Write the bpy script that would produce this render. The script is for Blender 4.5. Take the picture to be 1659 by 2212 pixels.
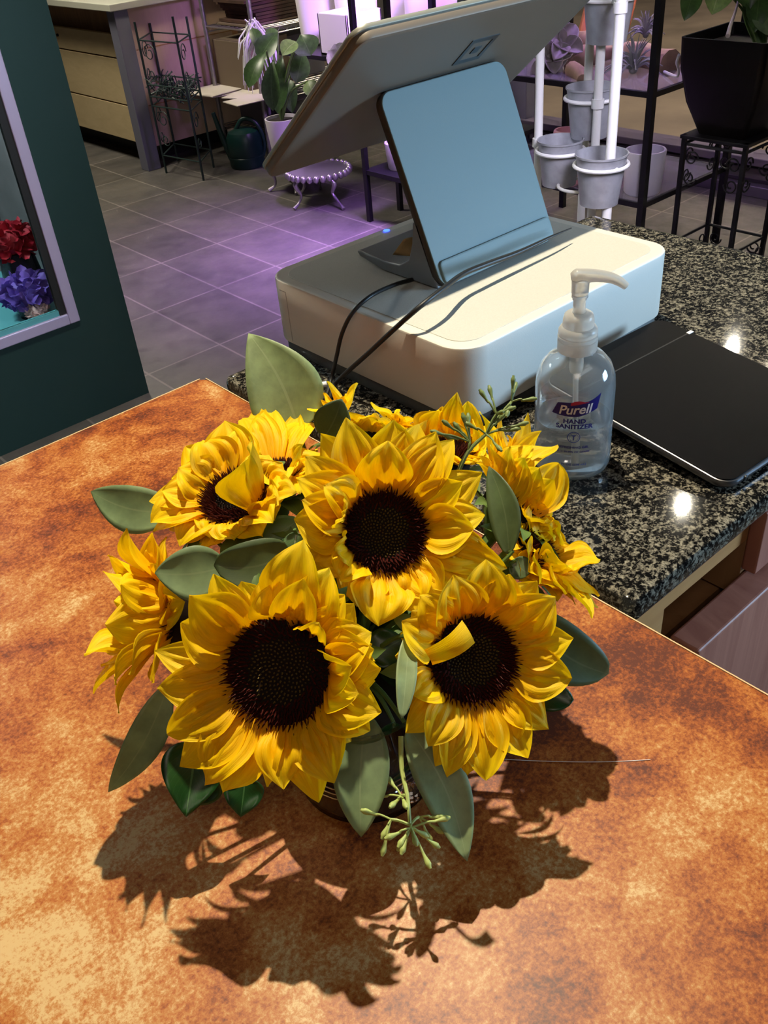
import bpy, math, random
import numpy as np
from mathutils import Vector, Matrix
random.seed(7)
for o in list(bpy.data.objects): bpy.data.objects.remove(o)
SC = bpy.context.scene
COL = SC.collection

# ------------------------------------------------------------------ camera
FPX, CX, CY = 1960.2, 829.5, 1106.0
def basis(p, r, y):
    cp, sp = math.cos(p), math.sin(p)
    F = np.array([0, cp, -sp]); up0 = np.array([0, sp, cp]); rt0 = np.array([1, 0, 0.])
    R = math.cos(r)*rt0 + math.sin(r)*up0; U = -math.sin(r)*rt0 + math.cos(r)*up0
    c, s = math.cos(y), math.sin(y); Z = np.array([[c, -s, 0], [s, c, 0], [0, 0, 1]])
    return Z@R, Z@U, Z@F
CR, CU, CF = basis(math.radians(36.147), math.radians(-5.505), math.radians(-38.686))
CAM = np.array([0, 0, .5])
cd = bpy.data.cameras.new('camera'); cam = bpy.data.objects.new('camera', cd); COL.objects.link(cam)
cd.sensor_fit = 'HORIZONTAL'; cd.sensor_width = 36; cd.lens = FPX/1659*36; cd.clip_start = .02
cam.matrix_world = Matrix(((CR[0], CU[0], -CF[0], CAM[0]), (CR[1], CU[1], -CF[1], CAM[1]), (CR[2], CU[2], -CF[2], CAM[2]), (0, 0, 0, 1)))
SC.camera = cam
def ray(u, v): return (u-CX)/FPX*CR - (v-CY)/FPX*CU + CF
def PZ(u, v, z): d = ray(u, v); return CAM + d*(z-CAM[2])/d[2]
def PX(u, v, x): d = ray(u, v); return CAM + d*x/d[0]
def PY(u, v, y): d = ray(u, v); return CAM + d*y/d[1]
def PD(u, v, t): d = ray(u, v); return CAM + d/np.linalg.norm(d)*t

# ------------------------------------------------------------------ light
SC.view_settings.view_transform = 'Standard'; SC.view_settings.look = 'None'
SC.view_settings.exposure = 0.9; SC.view_settings.gamma = 1.0; SC.view_settings.use_curve_mapping = False
W = bpy.data.worlds.new('world'); SC.world = W; W.use_nodes = True
W.node_tree.nodes['Background'].inputs[0].default_value = (.55, .62, .75, 1)
W.node_tree.nodes['Background'].inputs[1].default_value = .03
def light(name, kind, loc, target, energy, color, size=.1, size_y=None, spot=None, blend=.3):
    l = bpy.data.lights.new(name, kind); o = bpy.data.objects.new(name, l); COL.objects.link(o)
    l.energy = energy; l.color = color; o.location = loc
    d = Vector(target)-Vector(loc); o.rotation_euler = d.to_track_quat('-Z', 'Y').to_euler()
    if kind == 'AREA':
        l.size = size
        if size_y: l.shape = 'RECTANGLE'; l.size_y = size_y
    else: l.shadow_soft_size = size
    if kind == 'SPOT': l.spot_size = math.radians(spot); l.spot_blend = blend
    return o
def mirror(u, v, z):
    """ceiling height point whose reflection in the granite is seen at this place"""
    p = PZ(u, v, 0); d = nrm0(p-CAM); d[2] *= -1; return tuple(p+d*z/d[2])
def nrm0(a): return a/np.linalg.norm(a)
light('spot_key', 'SPOT', (.69, .80, 1.72), (.40, .45, .0), 118, (1, .88, .66), .014, spot=100, blend=.5)
light('spot_second', 'SPOT', mirror(1475, 1090, 1.5), (.7, .4, 0), 3, (1, .92, .74), .016, spot=60, blend=.6)
light('spot_third', 'SPOT', mirror(1582, 752, 1.5), (.9, .5, 0), 3, (1, .92, .76), .018, spot=50, blend=.6)
light('ceiling_fill', 'AREA', (-.6, -.7, 1.7), (.4, .5, 0), 3.2, (1, .84, .70), .7)
g_ = light('aisle_light', 'AREA', (.9, 1.5, 1.5), (.5, 2.7, -.1), 2.6, (1, .95, .88), .3); g_.data.spread = math.radians(70)  # added fill that brightens the cooler front, not a known lamp
g_ = light('daylight_side', 'AREA', (2.2, -1.0, .42), (.78, .62, .06), 4.4, (.42, .69, 1), .7, .6); g_.data.spread = math.radians(60)
g_ = light('grow_light', 'AREA', (2.65, 2.9, .45), (2.45, 3.15, -1), 15, (.50, .24, 1), .5, .3); g_.data.spread = math.radians(85)
g_ = light('grow_light_rear', 'AREA', (3.0, 2.9, .45), (3.35, 3.9, -.15), 5, (.56, .28, 1), .4, .2); g_.data.spread = math.radians(55)
g_ = light('grow_light_window', 'AREA', (3.2, 2.3, .6), (3.3, 2.3, -1), 3.2, (.62, .40, 1), .5, .3); g_.data.spread = math.radians(120)
g_ = light('tower_light', 'AREA', (1.32, .62, .55), (1.88, 1.42, -.2), 1.2, (.84, .80, 1), .3, .3); g_.data.spread = math.radians(60)  # added fill to lift the tower poles and buckets, no real fitting
light('shop_light', 'AREA', (1.9, 5.0, 1.7), (2.3, 4.6, -1), 34, (1, .92, .74), .6)
light('street_light', 'AREA', (6.5, 2.5, 3.5), (6, 2.5, -1), 190, (1, .86, .66), 1.5)  # added light that brightens the paving outside, source invented

# ------------------------------------------------------------------ materials
def nodes(m): return m.node_tree.nodes, m.node_tree.links
def pm(name, col, rough=.5, metal=0, spec=.5, bump=0, bscale=200, trans=0, alpha=1, coat=0, var=0, vscale=20, ior=1.45, sheen=0, transl=None):
    m = bpy.data.materials.new(name); m.use_nodes = True; N, L = nodes(m); b = N['Principled BSDF']
    b.inputs['Base Color'].default_value = (*col, 1); b.inputs['Roughness'].default_value = rough
    b.inputs['Metallic'].default_value = metal; b.inputs['Specular IOR Level'].default_value = spec
    b.inputs['Transmission Weight'].default_value = trans; b.inputs['IOR'].default_value = ior
    b.inputs['Alpha'].default_value = alpha; b.inputs['Coat Weight'].default_value = coat
    tc = N.new('ShaderNodeTexCoord')
    if var:
        n = N.new('ShaderNodeTexNoise'); n.inputs['Scale'].default_value = vscale; n.inputs['Detail'].default_value = 5
        L.new(tc.outputs['Object'], n.inputs['Vector'])
        r = N.new('ShaderNodeValToRGB'); r.color_ramp.elements[0].position = .3; r.color_ramp.elements[1].position = .7
        r.color_ramp.elements[0].color = (*[c*(1-var) for c in col], 1); r.color_ramp.elements[1].color = (*[min(1, c*(1+var)) for c in col], 1)
        L.new(n.outputs['Fac'], r.inputs['Fac']); L.new(r.outputs['Color'], b.inputs['Base Color'])
    if bump:
        n2 = N.new('ShaderNodeTexNoise'); n2.inputs['Scale'].default_value = bscale; L.new(tc.outputs['Object'], n2.inputs['Vector'])
        bp = N.new('ShaderNodeBump'); bp.inputs['Strength'].default_value = bump; bp.inputs['Distance'].default_value = .001
        L.new(n2.outputs['Fac'], bp.inputs['Height']); L.new(bp.outputs['Normal'], b.inputs['Normal'])
    return m
def ramp(N, stops, interp='LINEAR'):
    r = N.new('ShaderNodeValToRGB'); cr = r.color_ramp; cr.interpolation = interp
    while len(cr.elements) < len(stops): cr.elements.new(.5)
    for e, (p, c) in zip(cr.elements, stops): e.position = p; e.color = (*c, 1)
    return r
def noise(N, L, vec, scale, detail=6, rough=.55, dist=0):
    n = N.new('ShaderNodeTexNoise'); n.inputs['Scale'].default_value = scale; n.inputs['Detail'].default_value = detail
    n.inputs['Roughness'].default_value = rough; n.inputs['Distortion'].default_value = dist; L.new(vec, n.inputs['Vector']); return n
def mathn(N, L, op, a, b):
    m = N.new('ShaderNodeMath'); m.operation = op
    for i, x in enumerate((a, b)):
        if isinstance(x, (int, float)): m.inputs[i].default_value = x
        else: L.new(x, m.inputs[i])
    return m.outputs[0]
def mixc(N, L, fac, a, b, mode='MIX'):
    m = N.new('ShaderNodeMix'); m.data_type = 'RGBA'; m.blend_type = mode
    if isinstance(fac, (int, float)): m.inputs[0].default_value = fac
    else: L.new(fac, m.inputs[0])
    for i, x in ((6, a), (7, b)):
        if isinstance(x, tuple): m.inputs[i].default_value = (*x, 1)
        else: L.new(x, m.inputs[i])
    return m.outputs[2]

def mat_laminate():
    m = pm('orange_laminate', (.5, .2, .05), .42, spec=.3); N, L = nodes(m); b = N['Principled BSDF']
    tc = N.new('ShaderNodeTexCoord').outputs['Object']
    big = noise(N, L, tc, 5.5, 4, .6, .8); mid = noise(N, L, tc, 26, 8, .72, .4); fine = noise(N, L, tc, 300, 4, .75)
    # broad colour gradient across the sheet from rust to cream
    sx = N.new('ShaderNodeSeparateXYZ'); L.new(tc, sx.inputs[0])
    def dev(n, k): return mathn(N, L, 'MULTIPLY', mathn(N, L, 'SUBTRACT', n.outputs['Fac'], .5), k)
    f = mathn(N, L, 'ADD', dev(big, .66), dev(mid, .66)); f = mathn(N, L, 'ADD', f, dev(fine, .62))
    f = mathn(N, L, 'ADD', f, mathn(N, L, 'MULTIPLY', sx.outputs[0], -.34)); f = mathn(N, L, 'ADD', f, .732)
    r = ramp(N, [(.45, (.085, .019, .008)), (.56, (.225, .053, .010)), (.645, (.35, .108, .018)), (.725, (.41, .185, .052)), (.82, (.53, .36, .165))])
    L.new(f, r.inputs['Fac']); L.new(r.outputs['Color'], b.inputs['Base Color'])
    # fine scratches
    bp = N.new('ShaderNodeBump'); bp.inputs['Strength'].default_value = .12; bp.inputs['Distance'].default_value = .0006
    L.new(fine.outputs['Fac'], bp.inputs['Height']); L.new(bp.outputs['Normal'], b.inputs['Normal'])
    return m
def mat_granite():
    m = pm('granite', (.1, .1, .1), .06); N, L = nodes(m); b = N['Principled BSDF']
    tc = N.new('ShaderNodeTexCoord').outputs['Object']
    n1 = noise(N, L, tc, 215, 4, .62, .5); n2 = noise(N, L, tc, 500, 3, .6); n3 = noise(N, L, tc, 60, 3, .5)
    f = mathn(N, L, 'ADD', mathn(N, L, 'MULTIPLY', n1.outputs['Fac'], .62), mathn(N, L, 'MULTIPLY', n2.outputs['Fac'], .28))
    f = mathn(N, L, 'ADD', f, mathn(N, L, 'MULTIPLY', n3.outputs['Fac'], .12))
    r = ramp(N, [(.47, (.004, .004, .004)), (.505, (.022, .020, .017)), (.545, (.11, .10, .078)), (.64, (.27, .245, .185))])
    L.new(f, r.inputs['Fac']); L.new(r.outputs['Color'], b.inputs['Base Color']); return m
def mat_floor():
    m = pm('slate_tile', (.1, .1, .1), .42); N, L = nodes(m); b = N['Principled BSDF']
    tc = N.new('ShaderNodeTexCoord').outputs['Object']
    mp = N.new('ShaderNodeMapping'); mp.inputs['Rotation'].default_value = (0, 0, math.pi/2); mp.inputs['Location'].default_value = (-.025, -.012, 0)
    L.new(tc, mp.inputs[0])
    br = N.new('ShaderNodeTexBrick'); L.new(mp.outputs[0], br.inputs['Vector'])
    br.inputs['Scale'].default_value = 1; br.inputs['Brick Width'].default_value = .464; br.inputs['Row Height'].default_value = .300
    br.inputs['Mortar Size'].default_value = .0045; br.inputs['Mortar Smooth'].default_value = .3
    br.offset = 0; br.inputs['Color1'].default_value = (.085, .080, .074, 1); br.inputs['Color2'].default_value = (.115, .108, .10, 1); br.inputs['Mortar'].default_value = (.22, .20, .18, 1)
    n = noise(N, L, tc, 5, 8, .6); r = ramp(N, [(.3, (.7, .7, .7)), (.7, (1.25, 1.2, 1.15))]); L.new(n.outputs['Fac'], r.inputs['Fac'])
    L.new(mixc(N, L, 1.0, br.outputs['Color'], r.outputs['Color'], 'MULTIPLY'), b.inputs['Base Color'])
    n2 = noise(N, L, tc, 14, 6, .6); r2 = ramp(N, [(.3, (.3, .3, .3)), (.7, (.55, .55, .55))]); L.new(n2.outputs['Fac'], r2.inputs['Fac']); L.new(r2.outputs['Color'], b.inputs['Roughness'])
    return m
def mat_wood(name, c1, c2, rough=.45, axis=(1, 1, .08), scale=30):
    m = pm(name, c1, rough); N, L = nodes(m); b = N['Principled BSDF']
    tc = N.new('ShaderNodeTexCoord').outputs['Object']; mp = N.new('ShaderNodeMapping'); mp.inputs['Scale'].default_value = axis; L.new(tc, mp.inputs[0])
    n = noise(N, L, mp.outputs[0], scale, 6, .6, 1.0); r = ramp(N, [(.3, c1), (.7, c2)]); L.new(n.outputs['Fac'], r.inputs['Fac']); L.new(r.outputs['Color'], b.inputs['Base Color']); return m
def leafy(name, c, cmid, rough=.45, veins=.3, transl=.25, nv=9., var=.25):
    """petal or leaf surface: colour varies along (u) and across (v) its own length"""
    m = bpy.data.materials.new(name); m.use_nodes = True; N, L = nodes(m); b = N['Principled BSDF']; out = N['Material Output']
    b.inputs['Roughness'].default_value = rough
    uv = N.new('ShaderNodeTexCoord').outputs['UV']; s = N.new('ShaderNodeSeparateXYZ'); L.new(uv, s.inputs[0]); u, v = s.outputs[0], s.outputs[1]
    ob = N.new('ShaderNodeTexCoord').outputs['Object']; n = noise(N, L, ob, 60, 4)
    av = mathn(N, L, 'ABSOLUTE', mathn(N, L, 'SUBTRACT', v, .5), 0)
    mid = mathn(N, L, 'LESS_THAN', av, .018)
    vv = mathn(N, L, 'SUBTRACT', u, mathn(N, L, 'MULTIPLY', av, .9)); w = mathn(N, L, 'ABSOLUTE', mathn(N, L, 'SINE', mathn(N, L, 'MULTIPLY', vv, nv*3.14159), 0), 0)
    sv = mathn(N, L, 'MULTIPLY', mathn(N, L, 'LESS_THAN', w, .05), veins)
    f = mathn(N, L, 'MAXIMUM', mathn(N, L, 'MULTIPLY', mid, min(1, veins*2.2)), sv)
    r = ramp(N, [(.3, tuple(x*(1-var) for x in c)), (.7, tuple(x*(1+var) for x in c))]); L.new(n.outputs['Fac'], r.inputs['Fac'])
    col = mixc(N, L, f, r.outputs['Color'], cmid); L.new(col, b.inputs['Base Color'])
    t = N.new('ShaderNodeBsdfTranslucent'); L.new(col, t.inputs['Color']); mx = N.new('ShaderNodeMixShader'); mx.inputs[0].default_value = transl
    L.new(b.outputs[0], mx.inputs[1]); L.new(t.outputs[0], mx.inputs[2]); L.new(mx.outputs[0], out.inputs[0]); return m
def mat_petal():
    m = bpy.data.materials.new('sunflower_petal'); m.use_nodes = True; N, L = nodes(m); b = N['Principled BSDF']; out = N['Material Output']
    b.inputs['Roughness'].default_value = .5; b.inputs['Specular IOR Level'].default_value = .25
    uv = N.new('ShaderNodeTexCoord').outputs['UV']; s = N.new('ShaderNodeSeparateXYZ'); L.new(uv, s.inputs[0])
    rmp = ramp(N, [(0, (.93, .36, .0)), (.2, (.99, .59, .0)), (.7, (1.0, .70, .003)), (1, (1.0, .72, .006))]); L.new(s.outputs[0], rmp.inputs['Fac'])
    mp = N.new('ShaderNodeMapping'); mp.inputs['Scale'].default_value = (1.2, 16, 1); L.new(uv, mp.inputs[0])
    n = noise(N, L, mp.outputs[0], 1.6, 4); st = ramp(N, [(.3, (.90, .86, .8)), (.6, (1, 1, 1))]); L.new(n.outputs['Fac'], st.inputs['Fac'])
    col = mixc(N, L, 1.0, rmp.outputs['Color'], st.outputs['Color'], 'MULTIPLY')
    hv = N.new('ShaderNodeHueSaturation'); L.new(col, hv.inputs['Color'])
    oi = N.new('ShaderNodeObjectInfo'); mr = N.new('ShaderNodeMapRange'); mr.inputs[3].default_value = .9; mr.inputs[4].default_value = 1.05; L.new(oi.outputs['Random'], mr.inputs[0]); L.new(mr.outputs[0], hv.inputs['Value'])
    L.new(hv.outputs[0], b.inputs['Base Color'])
    bp = N.new('ShaderNodeBump'); bp.inputs['Strength'].default_value = .5; bp.inputs['Distance'].default_value = .0012; L.new(n.outputs['Fac'], bp.inputs['Height']); L.new(bp.outputs[0], b.inputs['Normal'])
    t = N.new('ShaderNodeBsdfTranslucent'); L.new(hv.outputs[0], t.inputs['Color']); mx = N.new('ShaderNodeMixShader'); mx.inputs[0].default_value = .36
    L.new(b.outputs[0], mx.inputs[1]); L.new(t.outputs[0], mx.inputs[2]); L.new(mx.outputs[0], out.inputs[0]); return m
def emis(name, c, s):
    m = pm(name, c); b = m.node_tree.nodes['Principled BSDF']; b.inputs['Emission Color'].default_value = (*c, 1); b.inputs['Emission Strength'].default_value = s; return m

def hazy(name, col, rough, ior, haze, hc):
    m = pm(name, col, rough, trans=1, ior=ior); N, L = nodes(m); out = N['Material Output']
    d = N.new('ShaderNodeBsdfDiffuse'); d.inputs['Color'].default_value = (*hc, 1); t = N.new('ShaderNodeBsdfTranslucent'); t.inputs['Color'].default_value = (*hc, 1)
    a = N.new('ShaderNodeMixShader'); a.inputs[0].default_value = .5; L.new(d.outputs[0], a.inputs[1]); L.new(t.outputs[0], a.inputs[2])
    b = N.new('ShaderNodeMixShader'); b.inputs[0].default_value = haze; L.new(N['Principled BSDF'].outputs[0], b.inputs[1]); L.new(a.outputs[0], b.inputs[2]); L.new(b.outputs[0], out.inputs[0]); return m
M = dict(
 lam=mat_laminate(), granite=mat_granite(), floor=mat_floor(), petal=mat_petal(),
 cream_edge=pm('cream_edge', (.62, .42, .22), .4),
 dark_wood=mat_wood('dark_cabinet', (.03, .018, .012), (.06, .035, .022)),
 orange_wood=mat_wood('orange_wood', (.42, .20, .07), (.56, .30, .11), axis=(.1, 1, 1)),
 brown_wood=mat_wood('brown_wood', (.24, .11, .045), (.38, .20, .09)),
 pink_wood=mat_wood('pink_wood', (.30, .105, .07), (.44, .18, .12), .5, (3, 1, .12), 16),  # pink cast of the light is painted into this wood's colour
 white_plastic=pm('white_plastic', (.62, .585, .51), .38, bump=.08, bscale=900),
 white_top=pm('frosted_top', (.48, .475, .425), .45, bump=.25, bscale=1400, var=.05, vscale=600),
 seam=pm('seam_grey', (.40, .37, .32), .6),
 grey_base=pm('grey_base', (.09, .09, .085), .5),
 stand_skin=pm('stand_skin', (.165, .225, .225), .55, bump=.15, bscale=1500),
 stand_edge=pm('stand_edge', (.045, .035, .025), .45),
 stand_foot=pm('stand_foot', (.16, .17, .19), .4),
 alu=pm('display_back', (.185, .155, .125), .45, metal=.35, bump=.05, bscale=2500),
 alu_edge=pm('display_edge', (.42, .42, .36), .35, metal=.6),
 dark_edge=pm('dark_edge', (.03, .03, .03), .4),
 logo=pm('logo_grey', (.035, .038, .04), .35),
 screen=pm('screen_glass', (.004, .004, .005), .08),
 gun=pm('gunmetal', (.13, .13, .14), .35, metal=.8),
 tab_screen=pm('tablet_screen', (.0035, .0035, .004), .4, spec=.05),
 black=pm('black_rubber', (.008, .008, .008), .45),
 black_metal=pm('black_metal', (.012, .011, .014), .4, metal=.3),
 green_metal=pm('dark_green_metal', (.014, .03, .028), .5),
 chrome=pm('chrome', (.30, .29, .27), .4, metal=.8),
 silver=pm('cast_silver', (.42, .38, .42), .35, metal=.8, bump=.4, bscale=90),
 galv=pm('galvanized_steel', (.36, .37, .41), .38, metal=.3, var=.2, vscale=30),
 white_metal=pm('white_painted_metal', (.80, .80, .80), .4),
 white_pot=pm('white_ceramic', (.78, .74, .76), .35),
 frosted=pm('frosted_glass', (.72, .68, .80), .45),
 pink_vase=pm('pink_glass', (.80, .42, .46), .3, trans=.3),
 coral=pm('driftwood', (.36, .23, .16), .7, bump=.8, bscale=30, var=.3, vscale=14),
 shell=pm('shell_white', (.42, .38, .36), .5, var=.2, vscale=30),
 airplant=pm('air_plant', (.33, .35, .33), .6),
 clay=pm('orange_clay', (.55, .18, .06), .6),
 can=pm('green_plastic', (.004, .024, .020), .35),
 paper=pm('paper', (.60, .55, .46), .7), kraft=pm('kraft_paper', (.36, .25, .11), .6),
 cardboard=pm('cardboard', (.13, .095, .06), .7), bark=pm('bark', (.055, .026, .013), .8, bump=1, bscale=20, var=.4, vscale=12),
 grey_box=pm('grey_bin', (.12, .11, .13), .5),
 cream_panel=mat_wood('cream_laminate', (.52, .40, .22), (.60, .47, .27), .5, (.3, .3, 1), 25),
 pink_panel=mat_wood('pale_panel', (.46, .33, .24), (.55, .40, .30), .5, (1, 1, .3), 12),
 post=pm('grey_post', (.15, .15, .20), .5), worktop=pm('pale_worktop', (.50, .50, .42), .3),
 cooler=pm('dark_green_paint', (.014, .042, .036), .5),
 frame=pm('brushed_frame', (.55, .46, .66), .35, metal=.2),  # metal with reflected purple light painted in as a lilac base
 gasket=pm('black_gasket', (.02, .017, .015), .5), inner=pm('cooler_lining', (.16, .15, .15), .5, var=.4, vscale=3),
 glass=pm('clear_glass', (1, 1, 1), .02, trans=1, ior=1.45),
 teal=pm('teal_plastic', (.12, .42, .44), .3),  # teal glow on the cooler sill and shelf, painted as base colour
 red_bloom=pm('red_bloom', (.34, .006, .02), .6), purple_bloom=pm('purple_bloom', (.15, .09, .42), .6), pale_bloom=pm('pale_bloom', (.62, .42, .38), .6),
 dark_pot=pm('dark_glossy_pot', (.006, .004, .004), .3, spec=.25), dark_vase=pm('dark_vase', (.02, .02, .025), .25),
 soil=pm('soil', (.02, .014, .01), .9),
 disc=pm('seed_brown', (.012, .006, .004), .8, spec=.15), disc_tip=pm('seed_tip', (.13, .09, .025), .7, spec=.2),
 floret=pm('maroon_floret', (.055, .006, .003), .5),
 stem=pm('green_stem', (.09, .16, .035), .5),
 pod=pm('seed_pod', (.36, .44, .13), .5, var=.15, vscale=200), pod_dark=pm('seed_pod_dark', (.15, .20, .06), .5),
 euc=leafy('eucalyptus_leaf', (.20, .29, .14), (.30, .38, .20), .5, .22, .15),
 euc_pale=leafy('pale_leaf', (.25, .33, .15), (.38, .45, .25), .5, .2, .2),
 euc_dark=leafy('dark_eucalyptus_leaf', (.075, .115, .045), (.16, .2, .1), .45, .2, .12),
 green_leaf=leafy('glossy_green_leaf', (.012, .058, .010), (.08, .2, .06), .36, .35, .1),
 bract=leafy('bract', (.10, .17, .035), (.2, .28, .1), .5, .15, .2),
 pot_leaf=leafy('house_plant_leaf', (.055, .12, .03), (.14, .24, .08), .35, .2, .2), pot_leaf_light=leafy('young_leaf', (.22, .36, .10), (.5, .6, .3), .4, .3, .3),
 var_leaf=leafy('variegated_leaf', (.10, .18, .07), (.5, .55, .35), .35, .5, .2),
 plastic_clear=hazy('milky_plastic', (.92, .9, .86), .2, 1.3, .45, (.85, .83, .78)),
 bottle=hazy('clear_bottle', (.97, .99, 1), .03, 1.45, .10, (.75, .80, .82)), gel=hazy('sanitizer_gel', (.95, .97, .98), .02, 1.36, .14, (.62, .66, .68)),
 navy=pm('navy_ink', (.012, .010, .16), .4), red_ink=pm('red_ink', (.45, .02, .07), .4), white_ink=pm('white_ink', (.75, .75, .78), .4), blue_ink=pm('blue_ink', (.03, .06, .30), .4), label_haze=pm('label_haze', (.6, .66, .7), .5, alpha=.28),
 led=emis('blue_led', (.03, .08, 1), 3.0),
 wall=pm('wall_paint', (.10, .095, .09), .8), ceil=pm('dark_ceiling', (.03, .03, .03), .9),
 paving=pm('outdoor_paving', (.13, .10, .075), .8, var=.3, vscale=2), rail=pm('window_rail', (.16, .13, .19), .35, metal=.5),
 crystal=pm('crystal', (1, 1, 1), 0, trans=1, ior=1.6), wire=pm('silver_wire', (.6, .6, .6), .2, metal=1),
)

def vz(u, v, x, y):
    zs_ = np.linspace(-1, 2, 3001); best = None
    P_ = np.stack([np.full_like(zs_, x), np.full_like(zs_, y), zs_], 1)-CAM; w = P_@CF; vv = CY-FPX*(P_@CU)/w
    return float(zs_[np.argmin(np.abs(vv-v))])

# ------------------------------------------------------------------ mesh helpers
ROOT = {}
def nrm(v): v = np.array(v, float); l = np.linalg.norm(v); return v/l if l > 1e-12 else v
class MB:
    def __init__(s): s.v = []; s.f = []; s.uv = {}
    def add(s, vs, fs):
        k = len(s.v); s.v += [tuple(map(float, p)) for p in vs]; s.f += [tuple(i+k for i in f) for f in fs]; return s
    def box(s, a, b):
        x0, y0, z0 = np.minimum(a, b); x1, y1, z1 = np.maximum(a, b)
        return s.add([(x0,y0,z0),(x1,y0,z0),(x1,y1,z0),(x0,y1,z0),(x0,y0,z1),(x1,y0,z1),(x1,y1,z1),(x0,y1,z1)], [(3,2,1,0),(4,5,6,7),(0,1,5,4),(1,2,6,5),(2,3,7,6),(3,0,4,7)])
    def obox(s, c, ax, ay, az):
        c, ax, ay, az = map(np.array, (c, ax, ay, az)); vs = []
        for k in (-1, 1):
            for i, j in ((-1, -1), (1, -1), (1, 1), (-1, 1)): vs.append(c+ax*i+ay*j+az*k)
        return s.add(vs, [(3,2,1,0),(4,5,6,7),(0,1,5,4),(1,2,6,5),(2,3,7,6),(3,0,4,7)])
    def tube(s, pts, r, n=8, smooth=0):
        pts = [np.array(p, float) for p in pts]
        if smooth: pts = spline(pts, smooth)
        m = len(pts); rr = [r]*m if not hasattr(r, '__len__') else list(np.interp(np.linspace(0, 1, m), np.linspace(0, 1, len(r)), r))
        t = nrm(pts[1]-pts[0]); a = nrm(np.cross(t, (0, 0, 1) if abs(t[2]) < .9 else (1, 0, 0)))
        vs, fs = [], []
        for i, p in enumerate(pts):
            t = nrm(pts[min(i+1, m-1)]-pts[max(i-1, 0)]); a = nrm(a-t*(a@t)); b = np.cross(t, a)
            for k in range(n): an = 2*math.pi*k/n; vs.append(p+rr[i]*(math.cos(an)*a+math.sin(an)*b))
        for i in range(m-1):
            for k in range(n): fs.append((i*n+k, i*n+(k+1) % n, (i+1)*n+(k+1) % n, (i+1)*n+k))
        fs.append(tuple(range(n))[::-1]); fs.append(tuple((m-1)*n+k for k in range(n)))
        return s.add(vs, fs)
    def lathe(s, c, prof, n=32, axis=(0, 0, 1), sy=1):
        az = nrm(axis); ax = nrm(np.cross(az, (0, 1, 0) if abs(az[1]) < .9 else (1, 0, 0))); ay = np.cross(az, ax); c = np.array(c, float)
        vs, fs = [], []
        for r, h in prof:
            for k in range(n): an = 2*math.pi*k/n; vs.append(c+az*h+r*(math.cos(an)*ax+sy*math.sin(an)*ay))
        for i in range(len(prof)-1):
            for k in range(n): fs.append((i*n+k, i*n+(k+1) % n, (i+1)*n+(k+1) % n, (i+1)*n+k))
        if prof[0][0] > 1e-5: fs.append(tuple(range(n))[::-1])
        if prof[-1][0] > 1e-5: fs.append(tuple((len(prof)-1)*n+k for k in range(n)))
        return s.add(vs, fs)
    def rings(s, loops):
        n = len(loops[0]); vs = [p for l in loops for p in l]; fs = []
        for i in range(len(loops)-1):
            for k in range(n): fs.append((i*n+k, i*n+(k+1) % n, (i+1)*n+(k+1) % n, (i+1)*n+k))
        fs.append(tuple(range(n))[::-1]); fs.append(tuple((len(loops)-1)*n+k for k in range(n)))
        return s.add(vs, fs)
    def ball(s, c, r, n=12, m=8, sc=(1, 1, 1)):
        c = np.array(c); vs = []; fs = []
        for i in range(m+1):
            th = math.pi*i/m
            for k in range(n): ph = 2*math.pi*k/n; vs.append(c+r*np.array([sc[0]*math.sin(th)*math.cos(ph), sc[1]*math.sin(th)*math.sin(ph), sc[2]*math.cos(th)]))
        for i in range(m):
            for k in range(n): fs.append((i*n+k, (i+1)*n+k, (i+1)*n+(k+1) % n, i*n+(k+1) % n))
        return s.add(vs, fs)
    def sheet(s, grid):
        """grid[i][j] point; i along, j across; stores uv"""
        a, b = len(grid), len(grid[0]); k = len(s.v)
        for i in range(a):
            for j in range(b): s.uv[len(s.v)] = (i/(a-1), j/(b-1)); s.v.append(tuple(map(float, grid[i][j])))
        for i in range(a-1):
            for j in range(b-1): s.f.append((k+i*b+j, k+i*b+j+1, k+(i+1)*b+j+1, k+(i+1)*b+j))
        return s
    def build(s, name, mat, parent=None, smooth=True, bevel=0, loc=None, solid=0, angle=40):
        if parent is not None: off = ROOT[parent]
        elif loc is not None: off = np.array(loc, float)
        else:
            V = np.array(s.v); off = np.array([(V[:, 0].min()+V[:, 0].max())/2, (V[:, 1].min()+V[:, 1].max())/2, V[:, 2].min()])
        me = bpy.data.meshes.new(name); me.from_pydata([tuple(np.array(p)-off) for p in s.v], [], s.f); me.update()
        if s.uv:
            ul = me.uv_layers.new(name='UVMap')
            for l in me.loops: ul.data[l.index].uv = s.uv.get(l.vertex_index, (0, 0))
        me.materials.append(mat if not isinstance(mat, str) else M[mat])
        if smooth: me.polygons.foreach_set('use_smooth', [True]*len(me.polygons))
        o = bpy.data.objects.new(name, me); COL.objects.link(o); ROOT[o] = off
        if parent is not None: o.parent = parent
        else: o.location = off
        if bevel: bm_ = o.modifiers.new('bevel', 'BEVEL'); bm_.width = bevel; bm_.segments = 3; bm_.limit_method = 'ANGLE'; bm_.angle_limit = math.radians(35)
        if solid: sm = o.modifiers.new('solid', 'SOLIDIFY'); sm.thickness = solid; sm.offset = 0
        if smooth and hasattr(me, 'set_sharp_from_angle'): me.set_sharp_from_angle(angle=math.radians(angle))
        return o
def spline(P, k):
    P = [np.array(p, float) for p in P]; Q = [2*P[0]-P[1]]+P+[2*P[-1]-P[-2]]; out = []
    for i in range(1, len(Q)-2):
        for j in range(k):
            t = j/k; a, b, c, d = Q[i-1:i+3]
            out.append(.5*((2*b)+(-a+c)*t+(2*a-5*b+4*c-d)*t*t+(-a+3*b-3*c+d)*t**3))
    out.append(P[-1]); return out
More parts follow.
